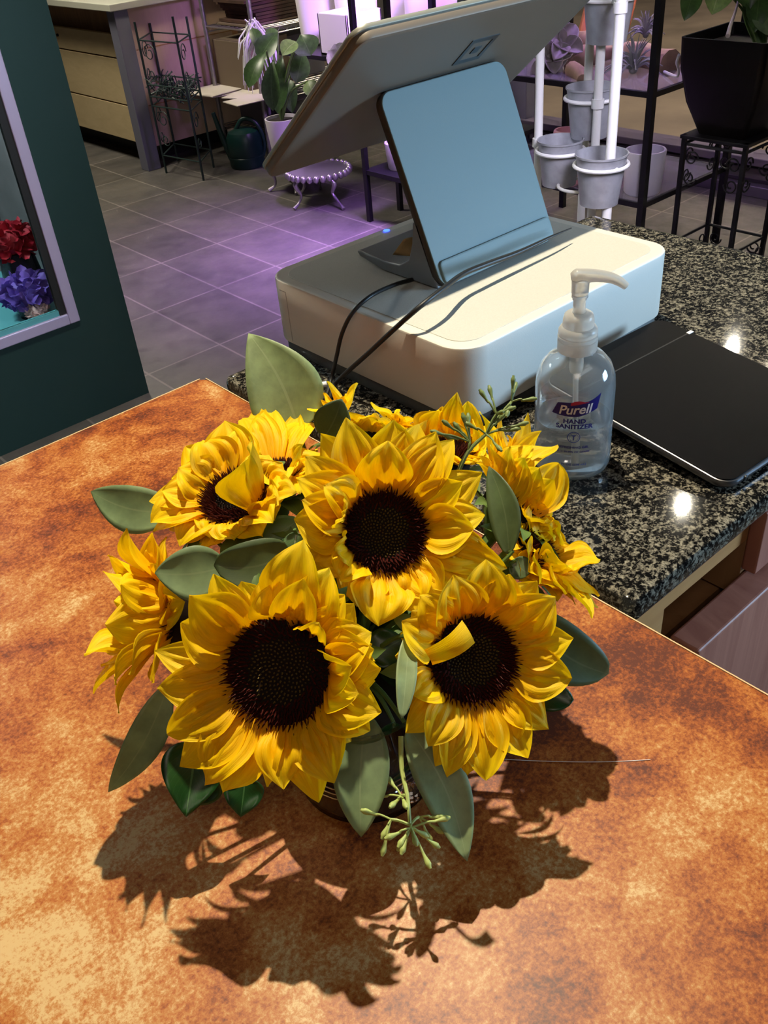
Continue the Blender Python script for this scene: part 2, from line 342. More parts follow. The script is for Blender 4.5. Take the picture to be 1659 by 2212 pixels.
def tag(o, label=None, cat=None, group=None, kind=None):
    if label: o['label'] = label
    if cat: o['category'] = cat
    if group: o['group'] = group
    if kind: o['kind'] = kind
    return o
def thing(name, label, cat, loc, group=None):
    o = bpy.data.objects.new(name, None); COL.objects.link(o); o.location = loc; o.empty_display_size = .02; ROOT[o] = np.array(loc, float)
    return tag(o, label, cat, group)
def struct(o): o['kind'] = 'structure'; return o
def rrect(x0, x1, y0, y1, r, n=6):
    out = []
    for cx, cy, a in ((x1-r, y1-r, 0), (x0+r, y1-r, 90), (x0+r, y0+r, 180), (x1-r, y0+r, 270)):
        for k in range(n+1): t = math.radians(a+90*k/n); out.append((cx+r*math.cos(t), cy+r*math.sin(t)))
    return out
def slab(x0, x1, y0, y1, z0, z1, r, e=.002, org=(0, 0, 0), ax=(1, 0, 0), ay=(0, 1, 0), az=(0, 0, 1), mb=None, n=8):
    """rounded-corner slab with softened rims, in any frame"""
    mb = mb or MB(); org, ax, ay, az = map(lambda q: np.array(q, float), (org, ax, ay, az)); loops = []
    for z, i in ((z0, e*2.2), (z0, e), (z0+e*.3, e*.3), (z0+e, 0), (z1-e, 0), (z1-e*.3, e*.3), (z1, e), (z1, e*2.2)):
        loops.append([org+ax*p[0]+ay*p[1]+az*z for p in rrect(x0+i, x1-i, y0+i, y1-i, max(r-i, .0004), n)])
    return mb.rings(loops)
def prism(poly, org, ax, ay, az, t, mb=None):
    mb = mb or MB(); org, ax, ay, az = map(lambda q: np.array(q, float), (org, ax, ay, az))
    return mb.rings([[org+ax*p[0]+ay*p[1]+az*z for p in poly] for z in (0, t)])

# ------------------------------------------------------------------ room shell
FZ = -.93
struct(MB().box((-2.5, -2.5, FZ-.05), (4.05, 8.0, FZ)).build('floor', 'floor', smooth=False, loc=(0, 0, 0)))
struct(MB().box((-2.5, 8.0, FZ), (9, 8.1, 1.95)).build('wall_back', 'wall', smooth=False))
struct(MB().box((-2.6, -2.5, FZ), (-2.5, 8.0, 1.95)).build('wall_left', 'wall', smooth=False))
struct(MB().box((-2.6, -2.6, FZ), (4.15, -2.5, 1.95)).build('wall_front', 'wall', smooth=False))
struct(MB().box((-2.6, -2.6, 1.95), (4.2, 8.1, 2.05)).build('ceiling', 'ceil', smooth=False))
# shop front: low sill rails, mullion and pane along x = 4.05
WX = 4.05
m = MB()
for z, x0, h in ((FZ, WX-.05, .05), (FZ+.07, WX-.02, .05), (FZ+.14, WX-.06, .035)): m.box((x0, -2.5, z), (WX+.08, 6.3, z+h))
m.box((WX, -2.5, FZ), (WX+.06, 6.3, FZ+.16)); m.box((WX-.03, -2.5, 1.85), (WX+.06, 6.3, 1.95))
wf = struct(m.build('window_1', 'rail', smooth=False, bevel=.004, loc=(WX, 2, FZ)))
struct(MB().box((WX+.02, -2.5, FZ+.16), (WX+.028, 6.3, 1.85)).build('window_pane', pm('window_glass', (1, 1, 1), .02, trans=1, ior=1.02), parent=wf, smooth=False))
for y in (3.45, 6.3): struct(MB().box((WX-.04, y, FZ), (WX+.07, y+.12, 1.9)).build('trim_1', 'post', smooth=False, bevel=.004))
struct(MB().box((4.13, -5, FZ-.06), (12, 8, FZ-.02)).build('ground_outside', 'paving', smooth=False, loc=(6, 2, FZ-.02)))

# ------------------------------------------------------------------ orange counter
ct = thing('service_counter', 'orange and cream mottled laminate counter in the foreground under the sunflowers', 'counter', (-.1, .1, FZ))
slab(-.75, .4645, -.6, .903, -.032, 0, .012, .0015).build('countertop', 'lam', ct)
MB().box((-.75, .9035, -.032), (.46, .9052, -.0006)).build('edge_strip', 'cream_edge', ct)
MB().box((.465, -.6, -.032), (.4662, .9, -.0006)).build('edge_strip', 'cream_edge', ct)
MB().box((-.72, -.57, FZ), (.43, .86, -.032)).build('cabinet_body', 'dark_wood', ct, smooth=False)

# ------------------------------------------------------------------ granite counter
gc = thing('granite_worktop', 'black and grey speckled granite worktop under the white cash drawer', 'worktop', (.84, .59, -.03))
slab(.48, 1.195, .293, .887, -.027, 0, .012, .007).build('stone_slab', 'granite', gc)
gb = thing('checkout_cabinet', 'wooden cabinet with open cubby under the granite worktop', 'cabinet', (.84, .59, FZ))
xl = PY(1430, 1350, .31)[0]; xr = PY(1600, 1228, .31)[0]; zd = PY(1475, 1385, .295)
m = MB()
m.box((.495, .31, FZ), (xl, .33, -.027)).box((xl, .31, -.068), (xr, .33, -.027)).box((.495, .31, FZ), (.51, .87, -.027)).box((.495, .86, FZ), (1.18, .87, -.027)).box((1.165, .31, FZ), (1.18, .87, -.027))
m.build('carcass', 'orange_wood', gb, smooth=False)
MB().box((.51, .33, -.16), (1.165, .86, -.145)).build('shelf', 'brown_wood', gb, smooth=False)
MB().box((xr, .31, -.14), (xr+.012, .86, -.045)).build('divider', 'brown_wood', gb, smooth=False)
MB().box((.51, .62, -.145), (1.165, .63, -.045)).build('back_panel', 'brown_wood', gb, smooth=False)
dr = MB().box((xr, .295, -.105), (1.18, .31, -.03)).build('drawer', 'pink_wood', gb, smooth=False, bevel=.002)
MB().box((zd[0], .278, FZ+.1), (1.18, .309, min(zd[2]+.02, -.11))).build('door', 'pink_wood', gb, smooth=False, bevel=.003)

# ------------------------------------------------------------------ cash drawer
cw = thing('cash_drawer', 'white cash drawer with rounded corners standing on the granite', 'cash drawer', (.75, .73, 0))
X0, X1, Y0, Y1, ZT = .572, .930, .566, .902, .095
slab(X0+.004, X1-.004, Y0+.004, Y1-.004, .0, .016, .03, .001, n=12).build('base', 'grey_base', cw)
slab(X0, X1, Y0, Y1, .016, ZT, .034, .002, n=12).build('case', 'white_plastic', cw)
slab(X0+.014, X1-.014, Y0+.014, Y1-.014, ZT-.002, ZT+.0006, .026, .0004, n=12).build('top_panel', 'white_top', cw)
m = MB(); m.box((X0-.0004, Y1-.042, .02), (X0+.001, Y1-.0412, .083)).box((X0-.0004, Y1-.042, .083), (X0+.001, Y1-.03, .0838))
m.build('seam', 'seam', cw, smooth=False)
p = PZ(835, 498, ZT+.001); MB().lathe(p, [(.0042, 0), (.0042, .0006), (0, .0008)], 16).build('indicator_light', 'led', cw)['label'] = 'small glowing blue indicator'  # small emissive blue disc on the top panel

# ------------------------------------------------------------------ terminal
SX0, SX1 = .667, .862
pt = thing('checkout_terminal', 'grey tilted point of sale display on a leaning blue-grey stand', 'terminal', (.765, .74, ZT))
org = np.array([0, .693, ZT+.003]); au = nrm((0, .084, .192)); an = np.cross(au, (1, 0, 0)); an = an if an[1] < 0 else -an; H = .212
slab(SX0, SX1, 0, H, -.009, 0, .016, .001, org, (1, 0, 0), au, an).build('stand_plate', 'stand_edge', pt)
slab(SX0+.001, SX1-.001, .001, H-.001, -.0005, .0014, .015, .0005, org, (1, 0, 0), au, an).build('stand_cover', 'stand_skin', pt)
slab(SX0+.006, SX1-.003, .003, .029, .001, .0042, .006, .0012, org, (1, 0, 0), au, an).build('cable_flap', 'stand_skin', pt)
foot = [(.699, .0965), (.79, .0965), (.832, .1045), (.838, .110), (.832, .1115), (.79, .1085), (.762, .110), (.745, .120), (.738, .140), (.735, .165), (.7265, .165)]
prism(foot, (SX0, 0, 0), (0, 1, 0), (0, 0, 1), (1, 0, 0), SX1-SX0).build('stand_foot', 'stand_foot', pt, bevel=.002)
DX0, DX1 = .585, .945
dorg = np.array([0, .886, .2065]); dv = nrm((0, -.188, .1535)); dn = np.array([0, -dv[2], dv[1]]); dn = dn if dn[2] < 0 else -dn; DH = .2435
slab(DX0, DX1, 0, DH, -.011, 0, .016, .0025, dorg, (1, 0, 0), dv, dn).build('display_back', 'alu', pt)
slab(DX0-.0015, DX1+.0015, -.0015, DH+.0015, -.0145, -.0095, .017, .0008, dorg, (1, 0, 0), dv, dn).build('bezel', 'alu_edge', pt)
slab(DX0+.001, DX1-.001, .001, DH-.001, -.0155, -.0143, .015, .0004, dorg, (1, 0, 0), dv, dn).build('screen', 'screen', pt)
def onplane(u, v, o, n): d = ray(u, v); return CAM+d*((o-CAM)@n)/(d@n)
lc = onplane(1028, 108, dorg+dn*.0006, dn); lx, lv = lc[0], (lc-dorg)@dv
A1 = onplane(977, 145, dorg, dn); A2 = onplane(1077, 73, dorg, dn)
hs = .021
m = MB()
for (a, b, c, d) in ((-hs, hs, hs-.006, hs), (-hs, hs, -hs, -hs+.006), (-hs, -hs+.006, -hs+.006, hs-.006), (hs-.006, hs, -hs+.006, hs-.006)):
    m.obox(dorg+np.array([lx+(a+b)/2, 0, 0])+dv*(lv+(c+d)/2)+dn*.0003, ((b-a)/2, 0, 0), dv*(d-c)/2, dn*.0005)
m.obox(dorg+np.array([lx, 0, 0])+dv*lv+dn*.0003, (.0055, 0, 0), dv*.0055, dn*.0005)
m.build('logo', 'logo', pt, smooth=False)['label'] = 'dark square outline logo with a small square in its middle'
hp = org+au*(H-.02)
MB().obox(np.array([.765, hp[1], hp[2]])-an*.014+au*.004, (.055, 0, 0), au*.014, an*.006).build('hinge', 'dark_edge', pt, bevel=.003)

q = [PZ(848, 550, .113), PZ(905, 555, .112), PZ(925, 530, .118), PZ(872, 517, .135)]
m = MB().sheet([[q[0]+(q[3]-q[0])*t+((q[1]-q[0])*(1-t)+(q[2]-q[3])*t)*s+np.array([0, 0, .006*math.sin(s*3.1)*t]) for s in np.linspace(0, 1, 6)] for t in np.linspace(0, 1, 6)])
tag(m.build('paper_slip', 'kraft', solid=.0003), 'small folded brown paper slip tucked behind the terminal stand', 'paper')

# cables
c2 = [PY(1234, 493, .672), PY(1190, 512, .668), PY(1120, 545, .666), PY(1050, 571, .664), PY(1000, 592, .660), PY(955, 625, .640), PX(905, 664, .580), PX(855, 708, .566), PX(790, 768, .556), PX(745, 808, .550), PX(722, 832, .546), PZ(705, 868, .003), PZ(640, 900, .003)]
tag(MB().tube(c2, [.0008, .0032, .0028, .0027, .0027, .0027], 10, 8).build('power_cable', 'black'), 'black cable draped across the front of the terminal stand', 'cable')
c1 = [PZ(893, 603, ZT+.003), PZ(850, 616, ZT+.006), PX(800, 640, .59), PX(762, 675, .566), PX(739, 720, .558), PX(727, 770, .554), PX(716, 815, .550), PZ(700, 860, .003), PZ(650, 880, .003)]
tag(MB().tube(c1, .0024, 10, 8).build('data_cable', 'black'), 'shorter black cable coming from beneath the terminal foot', 'cable')
tag(MB().tube([PZ(640, 842, .004), PZ(675, 835, .005), PZ(706, 829, .006)], [.002, .0028, .0034], 10, 4).build('white_cable', 'white_metal'), 'white cable end lying behind the sunflowers beside the drawer', 'cable')
tag(MB().tube([PZ(1030, 905, .004), PZ(1080, 884, .012), PZ(1120, 868, .010), PZ(1160, 862, .004), PZ(1230, 850, .003)], .0022, 8, 6).build('thin_cable', 'black'), 'thin black cable along the drawer base behind the bottle', 'cable')

# ------------------------------------------------------------------ customer tablet
tb = thing('card_tablet', 'black customer tablet lying tilted on the granite beside the sanitizer', 'tablet', (.76, .43, 0))
tB, tD, tA = np.array([.668, .553, .036]), np.array([.653, .318, .013]), np.array([.870, .541, .036])
ta = nrm(tA-tB); ty = nrm(tB-tD); tz = nrm(np.cross(ta, ty)); Wt, Ht = np.linalg.norm(tA-tB), np.linalg.norm(tB-tD)
slab(0, Wt, 0, Ht, -.0095, -.0008, .017, .003, tD, ta, ty, tz).build('case', 'gun', tb)
slab(.002, Wt-.002, .002, Ht-.002, -.001, 0, .015, .0004, tD, ta, ty, tz).build('screen', 'tab_screen', tb)
MB().obox(tD+ta*Wt/2+ty*(Ht-.045)+tz*.0001, ta*(Wt/2-.003), ty*.0008, tz*.0003).build('seam', 'black', tb, smooth=False)
slab(.03, .062, Ht-.026, Ht-.021, -.0004, .0005, .0024, .0002, tD, ta, ty, tz).build('card_slot', 'gun', tb)
MB().lathe(tD+ta*.028-ty*.0003-tz*.005, [(.0026, -.001), (.0026, .0005), (.0018, .0008)], 16, -ty).build('port', 'black', tb)
MB().obox(tD+ta*(Wt-.004)+ty*(Ht-.045)+tz*.0003, ta*.004, ty*.002, tz*.0004).build('clip', 'white_metal', tb)
m = MB(); a = tD+ty*(Ht-.03)-tz*.009
m.obox(a+ta*Wt/2-np.array([0, 0, .009]), ta*.07, np.array([0, .012, 0]), np.array([0, 0, .0105])); m.build('rest', 'black', tb, bevel=.002)

# ------------------------------------------------------------------ sanitizer bottle
BX, BY = .606, .4575; BR = .0365
bt = thing('sanitizer_bottle', 'clear hand sanitizer pump bottle half full on the granite', 'bottle', (BX, BY, 0))
outer = [(.0, .0006), (BR-.008, 0), (BR-.002, .003), (BR, .009), (BR, .088), (BR-.001, .098), (BR-.005, .109), (BR-.012, .117), (.017, .1215), (.0155, .124), (.0155, .13)]
inner = [(.0142, .13), (.0142, .124), (.0155, .1205), (BR-.0135, .1155), (BR-.0065, .108), (BR-.0025, .0975), (BR-.0015, .088), (BR-.0015, .0095), (BR-.0035, .0045), (BR-.009, .0022), (0, .0022)]
MB().lathe((BX, BY, 0), outer+inner, 48).build('bottle_body', 'bottle', bt)
MB().lathe((BX, BY, 0), [(0, .0030), (BR-.0095, .0030), (BR-.0042, .0052), (BR-.0022, .0100), (BR-.0022, .0555), (BR-.0035, .0545), (0, .0545)], 48).build('gel', 'gel', bt)
cp = [(.0172, .1225), (.0178, .1235), (.0178, .133), (.0172, .1336), (.0172, .1346), (.0178, .1352), (.0178, .1372), (.0170, .138), (.0170, .1392), (.0174, .14), (.0172, .1425), (.0155, .1452), (.0140, .146), (.0136, .1525), (.0125, .1565), (.0105, .158), (.006, .1585), (.006, .156), (0, .156)]
MB().lathe((BX, BY, 0), cp, 40).build('collar', 'plastic_clear', bt)
m = MB().lathe((BX, BY, 0), [(.0055, .157), (.0055, .170), (.0063, .1702), (.0063, .172), (.0072, .1725), (.0072, .1745), (.0068, .175), (.0074, .1765), (.0076, .184), (.0078, .188), (.004, .191), (0, .191)], 24)
m.build('pump_stem', 'plastic_clear', bt)
hd = nrm(CR*np.array([1, 1, 0]))
hd = nrm(hd+nrm(np.array([-hd[1], hd[0], 0]))*-.1)
tp = np.array([BX, BY, .1915])
MB().tube([tp-hd*.0085+(0, 0, -.0005), tp-hd*.004, tp+hd*.006, tp+hd*.016+(0, 0, -.0008), tp+hd*.026+(0, 0, -.003), tp+hd*.0335+(0, 0, -.0068), tp+hd*.0385+(0, 0, -.011)], [.003, .0062, .0058, .0052, .0046, .0040, .0034], 16, 5).build('nozzle', 'plastic_clear', bt)
MB().tube([(BX, BY, .158), (BX, BY, .1), (BX+.003, BY, .05), (BX+.004, BY, .008)], .0026, 12, 4).build('dip_tube', 'plastic_clear', bt)
MB().lathe((BX, BY, 0), [(.0, .100), (.0055, .100), (.0065, .104), (.0065, .119), (.009, .121), (0, .121)], 20).build('pump_chamber', 'plastic_clear', bt)
ph0 = math.atan2(-BY, -BX)
def wrap(x, y, rr): a = ph0+.03+x/BR; return (BX+rr*math.cos(a), BY+rr*math.sin(a), y)
def text_poly(body, size, shear=0, sx=1.0, bold=0):
    c = bpy.data.curves.new('text', 'FONT'); c.body = body; c.size = size; c.align_x = 'CENTER'; c.shear = shear; c.resolution_u = 4; c.offset = bold
    o = bpy.data.objects.new('text', c); COL.objects.link(o); dg = bpy.context.evaluated_depsgraph_get(); me = bpy.data.meshes.new_from_object(o.evaluated_get(dg))
    vs = [(v.co.x*sx, v.co.y) for v in me.vertices]; fs = [tuple(p.vertices) for p in me.polygons]
    bpy.data.objects.remove(o); bpy.data.curves.remove(c); bpy.data.meshes.remove(me); return vs, fs
def print_on(name, body, size, y, mat, shear=0, sx=1.0, bold=0, arc=0, lift=.0006, slope=0, off=0):
    vs, fs = text_poly(body, size, shear, sx, bold)
    MB().add([wrap(x+off, y+v+slope*x+arc*x*x, BR+lift) for x, v in vs], fs).build(name, mat, bt, smooth=False)
flag = []
NF = 20
m = MB()
top, bot = [], []
g = []
for i in range(NF+1):
    s = i/NF; x = -.0200+.0415*s
    yb = .0752+.0016*math.sin(s*math.pi)*-1+.006*max(0, s-.55)**1.3*2.2; yt = .0865+.0012*math.sin(s*6.28)+.0085*s**2.6
    xb, xt = x-.0012, x+.0022 if s > 0 else x+.004
    g.append([wrap(xb+(xt-xb)*t, yb+(yt-yb)*t, BR+.0003) for t in np.linspace(0, 1, 6)])
m.sheet(g); m.build('brand_flag', 'navy', bt)
g = []
for i in range(11):
    s = i/10; x = -.004+.016*s; g.append([wrap(x, .0850+.0030*s+t*.0038*math.sin(min(1, .25+s*.9)*3.0), BR+.0007) for t in (0, .5, 1)])
MB().sheet(g).build('red_swoosh', 'red_ink', bt)
print_on('lettering', 'Purell', .0128, .0768, 'white_ink', .22, .98, .00025, slope=.06, lift=.0008, off=-.0002)
print_on('lettering', 'HAND', .0062, .0668, 'navy', 0, 1.12, .00022)
print_on('lettering', 'SANITIZER', .0062, .0612, 'navy', 0, 1.12, .00022)
m = MB()
for ra, rb in ((.0058, .0051), (.0042, .0039)):
    N_ = 28; vs = [wrap(r*math.cos(2*math.pi*k/N_), .0522+r*math.sin(2*math.pi*k/N_), BR+.0006) for r in (ra, rb) for k in range(N_)]
    m.add(vs, [(k, (k+1) % N_, N_+(k+1) % N_, N_+k) for k in range(N_)])
m.add([wrap(a, b, BR+.0006) for a, b in ((-.0026, .0546), (.0026, .0546), (.0012, .0532), (.0006, .0532), (.0004, .049), (-.0004, .049), (-.0006, .0532), (-.0012, .0532))], [(0, 7, 6, 5, 4, 3, 2, 1)])
m.build('emblem', 'blue_ink', bt, smooth=False)['label'] = 'small round blue emblem'
print_on('lettering', 'REFRESHING GEL', .0032, .0402, 'navy', 0, 1.15, .0001)
print_on('lettering', 'KILLS 99.99% OF GERMS*', .0026, .0355, 'navy', 0, 1.15, .00008)
print_on('lettering', '8 FL OZ (236 mL)', .0030, .0215, 'blue_ink', 0, 1.15, .0001)

# ------------------------------------------------------------------ bouquet
VC = np.array([.226, .326, 0.])   # vase centre on the counter
MOUTH = np.array([.236, .338, .080])
vs_ = thing('glass_vase', 'short clear glass vase with silver wire standing under the sunflowers', 'vase', VC)
MB().lathe(VC, [(0, 0), (.044, 0), (.047, .003), (.050, .085), (.0515, .088), (.050, .089), (.0475, .086), (.044, .006), (0, .005)], 40).build('vase_body', 'glass', vs_)
MB().lathe(VC, [(0, .006), (.0435, .0065), (.0462, .062), (0, .062)], 32).build('dark_foliage_lining', 'soil', vs_)
for zz, rr in ((.041, .0500), (.036, .0499), (.0310, .0497)):
    MB().tube([VC+np.array([rr*math.cos(a), rr*math.sin(a), zz+.0012*math.sin(3*a)]) for a in np.linspace(0, 2*math.pi, 41)], .0007, 6).build('wire', 'wire', vs_)
pc = PD(893, 1722, .58); cdir = nrm((pc-VC)*np.array([1, 1, 0])); pc = VC+cdir*.0565+np.array([0, 0, .034])
tag(MB().ball(pc, .0065, 10, 6).build('crystal_bead', 'crystal', smooth=False, loc=pc), 'clear crystal bead hanging on wire at the vase front', 'bead')

def mkspine(b, t, n, bow, curl, k=11):
    L_ = np.linalg.norm(t-b); pts = []
    for i in range(k):
        s = i/(k-1); pts.append(b+(t-b)*s+n*(bow*4*s*(1-s)*L_+curl*(s**4-s)*L_))
    return pts
def blade(b, t, n, w, prof, cup=.25, bow=.08, curl=0, twist=0, ridge=0, wave=0, k=11, j=9, seed=0, fold=0, side=0):
    b, t, n = np.array(b, float), np.array(t, float), nrm(n); sp = mkspine(b, t, n, bow, curl, k); L_ = np.linalg.norm(t-b); grid = []
    dmain = nrm(t-b); sd0 = nrm(np.cross(n, dmain))
    for i, p in enumerate(sp):
        s = i/(k-1); p = p+sd0*side*L_*math.sin(math.pi*s)
        d = nrm(sp[min(i+1, k-1)]-sp[max(i-1, 0)]); e1 = nrm(np.cross(n, d)); e2 = nrm(np.cross(d, e1)); a = twist*s
        e1, e2 = e1*math.cos(a)+e2*math.sin(a), e2*math.cos(a)-e1*math.sin(a)
        ww = w*prof(s); row = []
        for q in range(j):
            x = -1+2*q/(j-1)
            off = cup*ww*(x*x)+ridge*ww*.5*math.cos(x*math.pi*3.4)*math.sin(math.pi*min(1, s*1.1))+wave*w*math.sin(s*9+seed*5+x*1.5)*x*.5+fold*ww*abs(x)
            row.append(p+e1*(x*ww)+e2*off)
        grid.append(row)
    return grid
def petal_prof(s): return max(.015, (.42+.58*math.sin(math.pi/2*min(1, s/.42))**1.2) * (1 if s < .42 else 1-((s-.42)/.58)**1.8))
def tall_prof(s): return max(.012, math.sin(math.pi*s**.62)**.85)
def leaf_prof(s): return max(.012, math.sin(math.pi*s**.85)**.8)
def oval_prof(s): return max(.03, math.sin(math.pi*s**.9)**.55)
def wide_prof(s): return max(.012, math.sin(math.pi*s**1.35)**.75)

def sunflower(label, u, v, t, ncam, rd, tips, fill=.6, pw=.0124, stem_to=MOUTH, back=True, seed=1, lengthen=1.0):
    rnd = random.Random(seed)
    c = PD(u, v, t); n = nrm(ncam[0]*CR+ncam[1]*CU-ncam[2]*CF)
    a = nrm(np.cross(n, (0, 0, 1) if abs(n[2]) < .95 else (1, 0, 0))); b = np.cross(n, a)
    root = thing('sunflower', label, 'sunflower', c, 'sunflowers in the bouquet')
    # seed head
    m = MB().lathe(c, [(rd*1.0, -.010), (rd*1.06, -.002), (rd*.9, .0012), (rd*.7, .0024), (rd*.52, .0012), (rd*.3, -.0004), (0, -.001)], 36, n); m.build('seed_head', 'disc', root)
    m1, m2 = MB(), MB(); Np = 620
    for i in range(Np):
        r = rd*1.02*math.sqrt((i+.5)/Np); th = i*2.399963; q = r/rd
        rad = math.cos(th)*a+math.sin(th)*b; tan = np.cross(n, rad); h0 = np.interp(q, [0, .3, .52, .7, .9, 1.05], [-.001, -.0004, .0012, .0024, .0012, -.002])
        p = c+rad*r+n*h0
        if q < .56: hgt, wd, lean, mm = .0016+.0006*rnd.random(), .00065, .2, m1
        else: hgt, wd, lean, mm = .0042+.0026*rnd.random(), .0008, .25+1.1*(q-.56), m2
        d = nrm(n+rad*(lean+rnd.uniform(-.25, .25))+tan*rnd.uniform(-.25, .25))
        k = len(mm.v); mm.add([p+rad*wd, p+tan*wd, p-rad*wd, p-tan*wd, p+d*hgt+rad*wd*.35, p+d*hgt-rad*wd*.35], [(0, 1, 4), (1, 2, 5, 4), (2, 3, 5), (3, 0, 4, 5)])
    m1.build('inner_florets', 'disc_tip' if t < .56 else 'disc', root, smooth=False); m2.build('floret_ring', 'floret', root, smooth=False)
    # petals
    P = []
    for tp_ in tips:
        tu, tv = tp_[0], tp_[1]; lift = tp_[2] if len(tp_) > 2 else .006; wf = tp_[3] if len(tp_) > 3 else 1; bow = tp_[4] if len(tp_) > 4 else None; tw = tp_[5] if len(tp_) > 5 else None
        d = nrm(ray(tu, tv)); den = d@n; tt = ((c+n*lift-CAM)@n)/den if abs(den) > .3 else t
        if len(tp_) > 6: tt = t+tp_[6]
        tt = min(max(tt, t-.055), t+.05); P.append((CAM+d*tt, wf, bow, tw))
    ang = []
    for T, wf, bow, tw in P:
        dd = T-c; rad = dd-n*(dd@n); l = np.linalg.norm(rad); rad = nrm(rad); th = math.atan2(rad@b, rad@a); ang.append((th, l, dd@n))
        base = c+rad*rd*.90-n*.001; 
        if l < rd*1.15: base = c+rad*rd*1.05
        bw = rnd.uniform(.06, .16) if bow is None else bow; twi = rnd.uniform(-.35, .35) if tw is None else tw
        MB().sheet(blade(base, T, n, pw*wf*rnd.uniform(.92, 1.08), petal_prof, cup=rnd.uniform(.15, .5), bow=bw, curl=rnd.uniform(-.1, .16), twist=twi, ridge=.26, wave=rnd.uniform(.05, .35), seed=rnd.random(), side=rnd.uniform(-.05, .05), k=13, j=15)).build('petal', 'petal', root, angle=80)
    ang.sort(); nn = len(ang); Lm = np.median([x[1] for x in ang])
    for i in range(nn):
        t0, l0, h0 = ang[i]; t1, l1, h1 = ang[(i+1) % nn]; gap = (t1-t0) % (2*math.pi)
        cnt = max(1, int(gap/.30)) if gap > .16 else 1
        for kx in range(cnt):
            if rnd.random() > fill and cnt == 1: continue
            s = (kx+.5)/cnt; th = t0+gap*s+rnd.uniform(-.05, .05); l = (l0*(1-s)+l1*s)*rnd.uniform(.78, .92)
            if cnt > 2: l = min(l, Lm)*rnd.uniform(.85, 1)
            l = max(l, rd*1.75); h = (h0*(1-s)+h1*s)-.010
            rad = math.cos(th)*a+math.sin(th)*b; base = c+rad*rd*.9-n*.005; T = c+rad*l+n*h
            MB().sheet(blade(base, T, n, pw*rnd.uniform(.85, 1.1), petal_prof, cup=rnd.uniform(.1, .5), bow=rnd.uniform(.02, .14), curl=rnd.uniform(-.12, .12), twist=rnd.uniform(-.5, .5), ridge=.26, wave=rnd.uniform(.05, .4), seed=rnd.random(), k=11, j=13)).build('petal', 'petal', root, angle=80)
    # calyx and stem
    m = MB().lathe(c, [(rd*.95, -.008), (rd*.8, -.016), (rd*.45, -.024), (.006, -.028)], 24, n)
    m.build('calyx', 'stem', root)
    for kx in range(9):
        th = kx*2*math.pi/9+rnd.uniform(-.2, .2); rad = math.cos(th)*a+math.sin(th)*b
        MB().sheet(blade(c+rad*rd*.8-n*.014, c+rad*(rd+.026)-n*.016, n, .0065, leaf_prof, .2, .05, -.2, k=7, j=5)).build('bract', 'bract', root, angle=80)
    MB().tube([c-n*.024, c-n*.045+(stem_to-c)*.12, c*.5+stem_to*.5-n*.012, stem_to, stem_to*np.array([1, 1, 0])+(0, 0, .02)], .0045, 8, 5).build('stem', 'stem', root)
    return root

